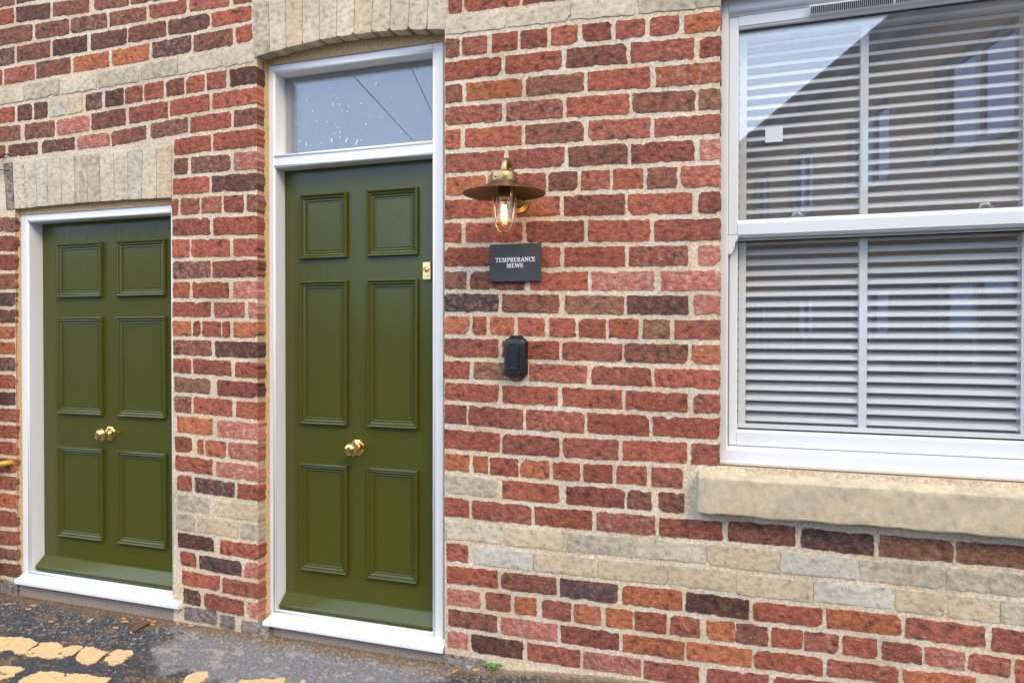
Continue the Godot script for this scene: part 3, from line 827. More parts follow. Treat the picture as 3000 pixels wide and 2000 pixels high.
func build_doors() -> void:
	# tall door with a fanlight
	door_frame(-2.098, -2.047, -1.284, -1.197, .06, 2.502, -.066, -.2, 2.045, "white timber frame with a glazed fanlight over the taller green door", true)
	door_sill(-2.062, -1.208, .083, .068, .017, -.066, .008, -2.047, -1.284)
	var d := green_door(-2.047, -1.284, .085, 2.043, -.134, [[-1.961, -1.719], [-1.622, -1.379]], [[1.646, 1.931], [.917, 1.549], [.266, .744]], Vector2(-1.673, .824), [.152, .112], "taller olive green panelled door with one brass knob and a brass latch lock")
	# rim lock
	var st := mb()
	box(st, Vector3(-1.356, 1.542, -.135), Vector3(-1.317, 1.619, -.116), .004)
	put("lock", fin(st), M.brass, d)
	st = mb(true)
	var xf := Transform3D(Basis(Vector3.RIGHT, PI / 2), Vector3(-1.3375, 1.583, -.117))
	lathe(st, [Vector2(.0135, 0), Vector2(.0135, .003), Vector2(.0115, .0042), Vector2(.0105, .0022), Vector2(.009, .0022), Vector2(.0085, .004), Vector2(0, .0044)], 24, xf)
	put("lock_cylinder", fin(st), M.brass, d)
	st = mb()
	box(st, Vector3(-1.3387, 1.5775, -.1135), Vector3(-1.3363, 1.5885, -.1124))
	put("keyhole", fin(st), M.rubber, d)
	st = mb()
	box(st, Vector3(-1.347, 1.553, -.1165), Vector3(-1.328, 1.564, -.1125), .0015)
	put("lock_latch", fin(st), M.brass, d)
	# fanlight: double glazing behind a slim rebate, plus a pane added to strengthen the mirrored sky
	var f := node("fanlight", house)
	for z in [-.131, -.1385, -.146]:
		st = mb()
		box(st, Vector3(-2.04, 2.106, z - .004), Vector3(-1.29, 2.455, z))
		put("pane", fin(st), M.glass, f)
	for b in [[-2.047, -2.027, 2.101, 2.46], [-1.304, -1.284, 2.101, 2.46], [-2.027, -1.304, 2.101, 2.119], [-2.027, -1.304, 2.442, 2.46]]:
		st = mb()
		box(st, Vector3(b[0] + .0004, b[2] + .0004, -.19), Vector3(b[1] - .0004, b[3] - .0004, -.152), .001)
		put("glazing_bead", fin(st), M.grey_bead, f)
	st = mb()
	var r := RandomNumberGenerator.new()
	r.seed = 8
	for i in 46:
		var c := Vector3(lerpf(-1.98, -1.45, pow(r.randf(), 1.2)), r.randf_range(2.13, 2.43), -.1305)
		var rad := r.randf_range(.0008, .0023)
		var ln := Vector3(r.randf_range(-.2, .5), 1, 0) * (r.randf_range(.006, .011) if i < 9 else rad)
		tube(st, [c - ln, c, c + ln], rad, 6)
	tag(put("paint_specks", fin(st), M.speck, f), "", "", "", "stuff")
	# low door
	door_frame(-3.5455, -3.487, -2.588, -2.53, .1, 1.914, -.027, -.17, 0, "white timber frame round the lower green door", false)
	door_sill(-3.53, -2.505, .111, .091, .02, -.027, .026, -3.487, -2.588)
	green_door(-3.487, -2.588, .118, 1.871, -.101, [[-3.378, -3.077], [-2.984, -2.684]], [[1.496, 1.765], [.914, 1.398], [.295, .748]], Vector2(-3.039, .827), [.184, .142], "lower olive green panelled door with a single brass knob")

# ------------------------------------------------------------------ window
func build_window() -> void:
	var w := node("window", house)
	tag(w, "white double hung sash window with a venetian blind inside")
	var X0 := -.166; var X1 := .94
	var st := mb()
	# outer frame
	for b in [[X0, -.131, .862, 2.494, "frame_stile"], [.905, X1, .862, 2.494, "frame_stile"]]:
		st = mb()
		box(st, Vector3(b[0], b[2], -.17), Vector3(b[1], b[3], -.05), .003)
		put(b[4], fin(st), M.upvc, w)
	st = mb()
	sweep_x(st, [Vector2(2.494, -.17), Vector2(2.433, -.17), Vector2(2.433, -.074), Vector2(2.436, -.066), Vector2(2.443, -.062), Vector2(2.446, -.055), Vector2(2.452, -.051), Vector2(2.494, -.051)], -.131, .905)
	put("frame_head", fin(st), M.upvc, w)
	st = mb()
	sweep_x(st, [Vector2(.918, -.17), Vector2(.86, -.17), Vector2(.86, -.036), Vector2(.868, -.034), Vector2(.87, -.044), Vector2(.909, -.05), Vector2(.915, -.06), Vector2(.916, -.09)], -.16, .934)
	put("frame_sill", fin(st), M.upvc, w)
	# upper sash, the outer one
	var zu := -.062
	for b in [[-.1305, -.0975, 1.668, 2.432], [.8715, .9045, 1.668, 2.432]]:
		st = mb()
		box(st, Vector3(b[0], b[2], zu - .04), Vector3(b[1], b[3], zu), .003)
		put("upper_stile", fin(st), M.upvc, w)
	# curved horn under the left stile
	st = mb()
	var horn := PackedVector2Array([Vector2(-.1305, 1.668), Vector2(-.1305, 1.60), Vector2(-.118, 1.605), Vector2(-.110, 1.622), Vector2(-.106, 1.644), Vector2(-.098, 1.654), Vector2(-.095, 1.668)])
	var tr := Geometry2D.triangulate_polygon(horn)
	for i in range(0, tr.size(), 3):
		var a := horn[tr[i]]; var b := horn[tr[i + 1]]; var c := horn[tr[i + 2]]
		if (b - a).cross(c - a) < 0:
			var s := b; b = c; c = s
		tri(st, Vector3(a.x, a.y, zu - .001), Vector3(b.x, b.y, zu - .001), Vector3(c.x, c.y, zu - .001))
	for i in horn.size():
		var a := horn[i]; var b := horn[(i + 1) % horn.size()]
		quad(st, Vector3(a.x, a.y, zu - .001), Vector3(a.x, a.y, zu - .04), Vector3(b.x, b.y, zu - .04), Vector3(b.x, b.y, zu - .001))
	put("sash_horn", fin(st), M.upvc, w)
	st = mb()
	sweep_x(st, [Vector2(2.4322, -.1), Vector2(2.389, -.1), Vector2(2.389, -.074), Vector2(2.392, -.068), Vector2(2.397, -.066), Vector2(2.4, -.0625), Vector2(2.4322, -.0622)], -.0985, .8725)
	put("upper_rail", fin(st), M.upvc, w)
	st = mb()
	sweep_x(st, [Vector2(1.72, -.1), Vector2(1.66, -.1), Vector2(1.66, -.072), Vector2(1.664, -.069), Vector2(1.668, -.0612), Vector2(1.706, -.0608), Vector2(1.713, -.066), Vector2(1.72, -.072)], -.0985, .8725)
	put("meeting_rail", fin(st), M.upvc, w)
	# lower sash, set further in
	for b in [[-.129, -.1, .918, 1.70], [.874, .903, .918, 1.70]]:
		st = mb()
		box(st, Vector3(b[0], b[2], -.15), Vector3(b[1], b[3], -.108), .003)
		put("lower_stile", fin(st), M.upvc, w)
	st = mb()
	sweep_x(st, [Vector2(.978, -.15), Vector2(.919, -.15), Vector2(.919, -.108), Vector2(.966, -.108), Vector2(.972, -.114), Vector2(.978, -.122)], -.1005, .8745)
	put("lower_rail", fin(st), M.upvc, w)
	st = mb()
	box(st, Vector3(-.1005, 1.652, -.15), Vector3(.8745, 1.70, -.1085), .002)
	put("lower_meeting_rail", fin(st), M.upvc, w)
	for z in [-.084, -.09, -.096]:  # one pane beyond the double glazing, added to brighten the sky reflection
		st = mb()
		box(st, Vector3(-.1, 1.716, z - .004), Vector3(.874, 2.392, z))
		put("upper_pane", fin(st), M.glass, w)
	for z in [-.124, -.138]:
		st = mb()
		box(st, Vector3(-.103, .972, z - .004), Vector3(.877, 1.656, z))
		put("lower_pane", fin(st), M.glass, w)
	# black glazing gasket under the top rail
	for e in [[-.0975, 2.3835, -.0835, .8715, 2.3895, -.078], [-.0985, 1.648, -.1235, .8725, 1.652, -.117], [-.0985, .9775, -.1235, .8725, .981, -.117]]:
		st = mb()
		box(st, Vector3(e[0], e[1], e[2]), Vector3(e[3], e[4], e[5]))
		put("gasket", fin(st), M.rubber, w)
	# trickle vent on the head of the upper sash
	var v := node("trickle_vent", w)
	st = mb()
	sweep_x(st, [Vector2(2.43, -.0615), Vector2(2.398, -.0615), Vector2(2.402, -.05), Vector2(2.426, -.04), Vector2(2.43, -.042)], .131, .64)
	put("hood", fin(st), M.upvc, v)
	st = mb()
	for i in 84:
		var x := .137 + i * .006
		if i == 42: continue
		quad(st, Vector3(x, 2.4032, -.0485), Vector3(x + .0035, 2.4032, -.0485), Vector3(x + .0035, 2.4242, -.0397), Vector3(x, 2.4242, -.0397))
	put("slots", fin(st), M.rubber, v)
	# fasteners on the meeting rail, seen through the glass
	for x in [.092, .665]:
		var c := node("sash_fastener", w)
		st = mb()
		box(st, Vector3(x - .035, 1.7, -.14), Vector3(x + .035, 1.728, -.12), .003)
		put("plate", fin(st), M.chrome, c)
		st = mb(true)
		tube(st, [Vector3(x - .008, 1.726, -.13), Vector3(x - .004, 1.742, -.13), Vector3(x + .012, 1.745, -.13), Vector3(x + .032, 1.73, -.13)], .006, 8)
		put("lever", fin(st), M.chrome, c)
	# paper sticker on the outer face of the upper pane
	st = mb()
	box(st, Vector3(-.008, 1.989, -.0838), Vector3(.05, 2.042, -.0832))
	put("sticker", fin(st), M.sheet, w)
	# worn stone sill
	var P := PackedVector3Array(); var C := PackedColorArray(); var U := PackedVector2Array()
	var prof := [Vector2(.70, -.03), Vector2(.70, .03), Vector2(.7, .047), Vector2(.701, .0515), Vector2(.704, .0545), Vector2(.709, .0555), Vector2(.73, .056), Vector2(.75, .056), Vector2(.77, .056), Vector2(.79, .056), Vector2(.81, .0558), Vector2(.8205, .0555), Vector2(.825, .0545), Vector2(.8275, .0515), Vector2(.8285, .047), Vector2(.831, .03), Vector2(.838, .005), Vector2(.846, -.025), Vector2(.852, -.06)]
	var nx := 150
	for j in prof.size():
		for i in nx + 3:
			var s := clampf(float(i - 1) / nx, 0, 1)
			var x := lerpf(-.226, 1.15, s)
			var p: Vector2 = prof[j]
			var e := minf(s, 1 - s) * 1.376
			var y := p.x + nz.get_noise_2d(x * 260, p.y * 500) * (.005 if j < 5 else .0025)
			var z := p.y + nz.get_noise_2d(x * 300 + 50, p.x * 500) * .0022 + nz2.get_noise_2d(x * 900, p.x * 1400) * .0012
			z -= pow(1.0 - smoothstep(0., .012, e), 2) * .008
			if i == 0 or i == nx + 2: z = minf(z, -.06)
			P.append(Vector3(x, y, z))
			var c := Color(.545, .445, .295).lerp(Color(.47, .395, .275), smoothstep(-.3, .5, nz4.get_noise_2d(x * 300, p.x * 600)))
			c = c.lerp(Color(.63, .56, .43), smoothstep(.15, .5, nz3.get_noise_2d(x * 700, p.x * 1600 + p.y * 900)) * .35)
			c = c.lerp(Color(.33, .28, .19), smoothstep(.3, .6, nz2.get_noise_2d(x * 350 + 200, p.x * 1500 + p.y * 700)) * .5)
			C.append(c * 1.4)
			U.append(Vector2(x, p.x * 1.2 + p.y) * 1.6)
	put("stone_sill", grid_mesh(P, C, U, nx + 3, prof.size()), M.stone, w)
	st = mb()
	box(st, Vector3(-.2, .845, -.12), Vector3(.96, .861, -.042), .002)
	put("sill_bedding", fin(st), M.fillet, w)

func build_blind() -> void:
	var b := base("venetian_blind", Vector3(.37, .985, -.174))
	tag(b, "white venetian blind with tilted slats hanging behind the sash window", "blind")
	var st := mb(true)
	# one slightly crowned slat
	var tilt := deg_to_rad(35)
	var n := 6
	var W := .476
	for side in [1.0, -1.0]:
		for i in n:
			var a := -1.0 + 2.0 * i / n
			var c := -1.0 + 2.0 * (i + 1) / n
			var pa := Vector2(a * .02, .0016 * (1 - a * a) + side * .0013)
			var pc := Vector2(c * .02, .0016 * (1 - c * c) + side * .0013)
			pa = Vector2(pa.x * cos(tilt) + pa.y * sin(tilt), -pa.x * sin(tilt) + pa.y * cos(tilt))
			pc = Vector2(pc.x * cos(tilt) + pc.y * sin(tilt), -pc.x * sin(tilt) + pc.y * cos(tilt))
			var q := [Vector3(-W, pa.y, pa.x), Vector3(W, pa.y, pa.x), Vector3(W, pc.y, pc.x), Vector3(-W, pc.y, pc.x)]
			if side > 0: quad(st, q[3], q[2], q[1], q[0])
			else: quad(st, q[0], q[1], q[2], q[3])
	var slat := fin(st)
	var r := RandomNumberGenerator.new()
	r.seed = 3
	for k in 37:
		var o := put("slat", slat, M.slat, b, Vector3(0, .03 + k * .0375, 0))
		o.rotation = Vector3(r.randf_range(-.03, .03), 0, r.randf_range(-.0012, .0012))
	st = mb()
	box(st, Vector3(-W, -.012, -.026), Vector3(W, .008, .026), .004)
	put("bottom_rail", fin(st), M.slat, b)
	st = mb()
	box(st, Vector3(-W, 1.4, -.03), Vector3(W, 1.45, .03), .003)
	put("head_rail", fin(st), M.slat, b)
	for x in [-.455, -.055, .425]:
		for z in [.0225, -.0225]:
			st = mb()
			box(st, Vector3(x - .0125, -.01, z - .0004), Vector3(x + .0125, 1.42, z + .0004))
			put("tape", fin(st), M.tape, b)

func build_rooms() -> void:
	# plain rooms behind the glass, so that light enters only through it
	for r in [["room", -.9, 1.9, -3.6], ["hall", -2.12, -1.18, -3.0]]:
		var st := mb()
		var lo := Vector3(r[1], -.05, r[3]); var hi := Vector3(r[2], 2.75, -.241)
		box(st, Vector3(lo.x - .1, lo.y, lo.z - .1), Vector3(hi.x + .1, hi.y, lo.z))
		box(st, Vector3(lo.x - .1, lo.y, lo.z), Vector3(lo.x, hi.y, hi.z))
		box(st, Vector3(hi.x, lo.y, lo.z), Vector3(hi.x + .1, hi.y, hi.z))
		box(st, Vector3(lo.x - .1, hi.y, lo.z - .1), Vector3(hi.x + .1, hi.y + .1, hi.z))
		box(st, Vector3(lo.x - .1, lo.y - .1, lo.z - .1), Vector3(hi.x + .1, lo.y, hi.z))
		tag(put("room_walls" if r[0] == "room" else "hall_walls", fin(st), M.room, self), "", "", "", "structure")

# ------------------------------------------------------------------ things on the wall
func build_lamp() -> void:
	var l := base("wall_lamp", Vector3(-.89, 1.8, 0))
	tag(l, "aged brass swan neck wall lamp with a lit bulb in a caged glass", "lamp")
	var A := Transform3D(Basis.IDENTITY, Vector3(0, 0, .17))
	var Y := func(y: float) -> float: return y - 1.8
	var st := mb(true)
	var wallside := Transform3D(Basis(Vector3.RIGHT, PI / 2), Vector3(0, .02, .0055))
	lathe(st, [Vector2(.047, 0), Vector2(.047, .004), Vector2(.044, .007), Vector2(.04, .006), Vector2(.036, .009), Vector2(.03, .01)], 40, wallside)
	put("wall_plate", fin(st), M.aged, l)
	st = mb(true)
	lathe(st, [Vector2(.03, .009), Vector2(.027, .02), Vector2(.02, .03), Vector2(.0125, .035), Vector2(.0125, .04)], 32, wallside)
	put("dome", fin(st), M.aged, l)
	# arm: out of the dome, up, round the bend and down into the collar
	var path := []
	path.append(Vector3(0, .02, .035))
	path.append(Vector3(0, .02, .06))
	for i in 7:
		var a := PI / 2 * i / 6
		path.append(Vector3(0, .05 - .03 * cos(a), .07 + .03 * sin(a)))
	for i in 13:
		var a := PI * i / 12
		path.append(Vector3(0, .107 + .035 * sin(a), .135 - .035 * cos(a)))
	path.append(Vector3(0, .085, .17))
	st = mb(true)
	tube(st, path, .0125, 16)
	put("arm", fin(st), M.aged, l)
	st = mb(true)
	lathe(st, [Vector2(0, .05), Vector2(.046, .05), Vector2(.0485, .062), Vector2(.0485, .088), Vector2(.047, .0915), Vector2(.04, .0925), Vector2(.013, .093)], 48, A)
	put("collar", fin(st), M.aged, l)
	st = mb(true)
	for a in [-1.95, .1, 2.2]:
		var c := Vector3(.0485 * cos(a), .074, .17 - .0485 * sin(a))
		var d := Vector3(cos(a), 0, -sin(a))
		tube(st, [c - d * .004, c + d * .003, c + d * .0055], .004, 10, true, [.004, .004, .0025])
	put("screws", fin(st), M.aged, l)
	st = mb(true)
	lathe(st, [Vector2(.045, .052), Vector2(.075, .039), Vector2(.105, .029), Vector2(.133, .0215), Vector2(.148, .0175), Vector2(.1487, .0185), Vector2(.1487, .0195), Vector2(.148, .0205), Vector2(.134, .0245), Vector2(.106, .033), Vector2(.076, .0435), Vector2(.05, .0585), Vector2(.046, .066)], 72, A)
	put("shade", fin(st), M.shade, l)
	# bulb holder
	st = mb(true)
	lathe(st, [Vector2(0, .003), Vector2(.0215, .004), Vector2(.0225, .012), Vector2(.0225, .052), Vector2(0, .053)], 28, A)
	put("bulb_holder", fin(st), M.holder, l)
	# glass jar
	st = mb(true)
	lathe(st, [Vector2(0, -.114), Vector2(.014, -.112), Vector2(.028, -.104), Vector2(.038, -.09), Vector2(.0435, -.072), Vector2(.0455, -.05), Vector2(.0455, .045)], 40, A)
	put("glass_jar", fin(st), M.jar, l)
	# cage: bars down the jar meeting under it
	for k in 4:
		var a := TAU * k / 4 + .42
		var d := Vector3(cos(a), 0, sin(a))
		var o := Vector3(0, 0, .17)
		st = mb(true)
		tube(st, [o + d * .0485 + Vector3(0, .045, 0), o + d * .0485 + Vector3(0, -.05, 0), o + d * .0463 + Vector3(0, -.072, 0), o + d * .0405 + Vector3(0, -.092, 0), o + d * .03 + Vector3(0, -.108, 0), o + d * .016 + Vector3(0, -.117, 0), o + Vector3(0, -.1195, 0)], .0024, 8)
		put("cage_bar", fin(st), M.wire, l)
	# squirrel cage bulb
	st = mb(true)
	lathe(st, [Vector2(0, -.094), Vector2(.008, -.0925), Vector2(.0165, -.086), Vector2(.0225, -.073), Vector2(.025, -.058), Vector2(.0235, -.038), Vector2(.019, -.016), Vector2(.0155, .002), Vector2(.0145, .008)], 32, A)
	put("bulb_glass", fin(st), M.jar, l)
	st = mb(true)
	for k in 6:
		var a := TAU * k / 6
		var d := Vector3(cos(a), 0, sin(a))
		var o := Vector3(0, 0, .17)
		tube(st, [o + d * .006 + Vector3(0, -.022, 0), o + d * .0085 + Vector3(0, -.05, 0), o + d * .0055 + Vector3(0, -.078, 0)], .0021, 6)
	put("filament", fin(st), M.glow, l)
	var om := OmniLight3D.new()
	om.name = "bulb_light"
	om.light_color = Color(1, .72, .36)
	om.light_energy = .002
	om.light_size = .02
	om.omni_range = 6
	om.omni_attenuation = 2
	om.shadow_enabled = true
	l.add_child(om)
	om.position = Vector3(0, -.05, .17)

func build_sign() -> void:
	var s := base("slate_sign", Vector3(-.903, 1.588, .0075))
	tag(s, "small dark slate house sign reading TEMPRERANCE MEWS below the brass lamp", "sign")
	var r := RandomNumberGenerator.new()
	r.seed = 21
	var pts := PackedVector2Array()
	var hw := .102; var hh := .071
	for i in 40: pts.append(Vector2(-hw + 2 * hw * i / 40.0, -hh + r.randf_range(-.0016, .0018)))
	for i in 10: pts.append(Vector2(hw + r.randf_range(-.0005, .0006), -hh + 2 * hh * i / 10.0))
	for i in 20: pts.append(Vector2(hw - 2 * hw * i / 20.0, hh + r.randf_range(-.0006, .0006)))
	for i in 10: pts.append(Vector2(-hw + r.randf_range(-.0005, .0006), hh - 2 * hh * i / 10.0))
	var st := mb()
	var tr := Geometry2D.triangulate_polygon(pts)
	for i in range(0, tr.size(), 3):
		var a := pts[tr[i]]; var b := pts[tr[i + 1]]; var c := pts[tr[i + 2]]
		if (b - a).cross(c - a) < 0:
			var w := b; b = c; c = w
		tri(st, Vector3(a.x, a.y, .007), Vector3(b.x, b.y, .007), Vector3(c.x, c.y, .007))
	for i in pts.size():
		var a := pts[i]; var b := pts[(i + 1) % pts.size()]
		var oa := a * 1.02; var ob := b * 1.02
		if a.y > -hh + .004 or b.y > -hh + .004:
			oa = a; ob = b
		quad(st, Vector3(oa.x, oa.y, 0), Vector3(ob.x, ob.y, 0), Vector3(b.x, b.y, .007), Vector3(a.x, a.y, .007))
	put("plaque", fin(st), M.slate, s)
	var font := SystemFont.new()
	font.font_names = PackedStringArray(["Droid Serif"])
	font.font_weight = 700
	for t in [["TEMPRERANCE", .0105], ["MEWS", -.0115]]:
		var tm := TextMesh.new()
		tm.text = t[0]
		tm.font = font
		tm.font_size = 64
		tm.pixel_size = .0152 / 64 * 1.36
		tm.depth = .0008
		var o := put("lettering", tm, M.letter, s, Vector3(.0015 if t[1] > 0 else 0.0, t[1], .0077))
		var want := .1585 if t[1] > 0 else .0655
		var ab := tm.get_aabb()
		if ab.size.x > 0: o.scale = Vector3(want / ab.size.x, .0162 / maxf(ab.size.y, .001), 1)
	for x in [-.0895, .0875]:
		st = mb(true)
		lathe(st, [Vector2(.0032, 0), Vector2(.0028, .0012), Vector2(0, .0014)], 12, Transform3D(Basis(Vector3.RIGHT, PI / 2), Vector3(x, -.001, .007)))
		put("screw", fin(st), M.rubber, s)

func rounded(hw: float, y0: float, y1: float, rt: float, rb: float, n := 6) -> PackedVector2Array:
	var p := PackedVector2Array()
	for c in [[Vector2(-hw + rb, y0 + rb), PI, rb], [Vector2(hw - rb, y0 + rb), PI * 1.5, rb], [Vector2(hw - rt, y1 - rt), 0.0, rt], [Vector2(-hw + rt, y1 - rt), PI / 2, rt]]:
		for i in n + 1:
			var a: float = c[1] + PI / 2 * i / n
			p.append(c[0] + Vector2(cos(a), sin(a)) * c[2])
	return p

func loft(st: SurfaceTool, rings: Array, cap := true) -> void:
	for i in rings.size() - 1:
		var A: Array = rings[i]; var B: Array = rings[i + 1]
		for k in A.size():
			var n := (k + 1) % A.size()
			quad(st, A[k], A[n], B[n], B[k])
	if cap:
		st.set_smooth_group(-1)
		var L: Array = rings[-1]
		var c := Vector3.ZERO
		for p in L: c += p / L.size()
		for k in L.size(): tri(st, L[k], L[(k + 1) % L.size()], c)

func build_key_safe() -> void:
	var k := base("key_safe", Vector3(-.896, 1.163, .004))
	tag(k, "black plastic key safe box fixed to the brickwork", "key safe")
	var st := mb(true)
	var rings := []
	for e in [[0.0, 0.0], [0.0, .028], [.002, .034], [.006, .038], [.012, .0395]]:
		var ring := []
		for p in rounded(.0425 - e[0], .0 + e[0] * .4, .138 - e[0] * 1.6, .018, .004): ring.append(Vector3(p.x, p.y, e[1]))
		rings.append(ring)
	loft(st, rings)
	put("body", fin(st), M.black, k)
	st = mb(true)
	rings = []
	for e in [[0.0, .0], [0.0, .022], [.003, .027]]:
		var ring := []
		for p in rounded(.026 - e[0], .12, .149 - e[0], .012, .003): ring.append(Vector3(p.x, p.y, e[1]))
		rings.append(ring)
	loft(st, rings)
	put("top_catch", fin(st), M.black, k)
	st = mb(true)
	rings = []
	for e in [[0.0, .038], [0.0, .043], [.002, .0455]]:
		var ring := []
		for p in rounded(.0205 - e[0], .018 + e[0], .113 - e[0], .008, .004): ring.append(Vector3(p.x, p.y, e[1]))
		rings.append(ring)
	loft(st, rings)
	put("cover_flap", fin(st), M.black, k)
	st = mb(true)
	rings = []
	for e in [[0.0, .045], [0.0, .0475], [.0015, .0485]]:
		var ring := []
		for p in rounded(.0145 - e[0], .03 + e[0], .1 - e[0], .005, .003): ring.append(Vector3(p.x, p.y, e[1]))
		rings.append(ring)
	loft(st, rings)
	put("inner_flap", fin(st), M.black, k)
	st = mb()
	box(st, Vector3(-.0125, .0275, .0455), Vector3(.0125, .0287, .047))
	put("grip_line", fin(st), M.key_line, k)

func build_edge_pipe() -> void:
	# what shows at the very left: a pale downpipe with a black foot, a gas pipe stub and a cable
	var p := base("downpipe", Vector3(-3.71, .0, .06))
	tag(p, "pale plastic downpipe with a black foot beside the lower door", "downpipe")
	var st := mb(true)
	lathe(st, [Vector2(.045, .2), Vector2(.045, 1.72), Vector2(.04, 1.74), Vector2(0, 1.74)], 28)
	put("pipe", fin(st), M.pipe_white, p)
	st = mb(true)
	lathe(st, [Vector2(.0, .0), Vector2(.052, .0), Vector2(.052, .195), Vector2(.048, .21), Vector2(0, .21)], 28)
	put("foot", fin(st), M.rubber, p)
	var g := base("gas_pipe", Vector3(-3.6, .668, .0))
	tag(g, "short yellow gas pipe stub entering the brick wall", "gas pipe")
	st = mb(true)
	tube(st, [Vector3(-.16, -.02, .075), Vector3(-.03, -.004, .05), Vector3(.012, .001, .03), Vector3(.03, .003, -.01)], .0125, 12)
	put("stub", fin(st), M.yellow_pipe, g)
	var c := base("cable", Vector3(-3.64, 2.18, .01))
	tag(c, "thin black cable clipped to the brickwork beside the pale arch", "cable")
	st = mb(true)
	tube(st, [Vector3(-.12, -.28, 0), Vector3(-.03, -.12, .004), Vector3(-.005, -.04, .006), Vector3(.01, .01, .006), Vector3(.045, .03, .002), Vector3(.06, .03, -.01)], .0035, 8)
	put("flex", fin(st), M.rubber, c)
	st = mb(true)
	tube(st, [Vector3(-.06, -.045, .004), Vector3(.01, -.045, .006), Vector3(.055, -.05, .0), Vector3(.07, -.05, -.01)], .0025, 8)
	put("branch", fin(st), M.rubber, c)

# ------------------------------------------------------------------ ground
func ground_y(x: float, z: float) -> float:
	var y := .06 * smoothstep(-1.3, -.45, x) + .03 * smoothstep(-.45, .8, x)
	y *= (1.0 - smoothstep(.3, .8, z)) * (1.0 - smoothstep(.8, 1.35, x))
	return y

func pebbly(x: float, z: float) -> float:
	return nz2.get_noise_2d(x * 1000, z * 1000)

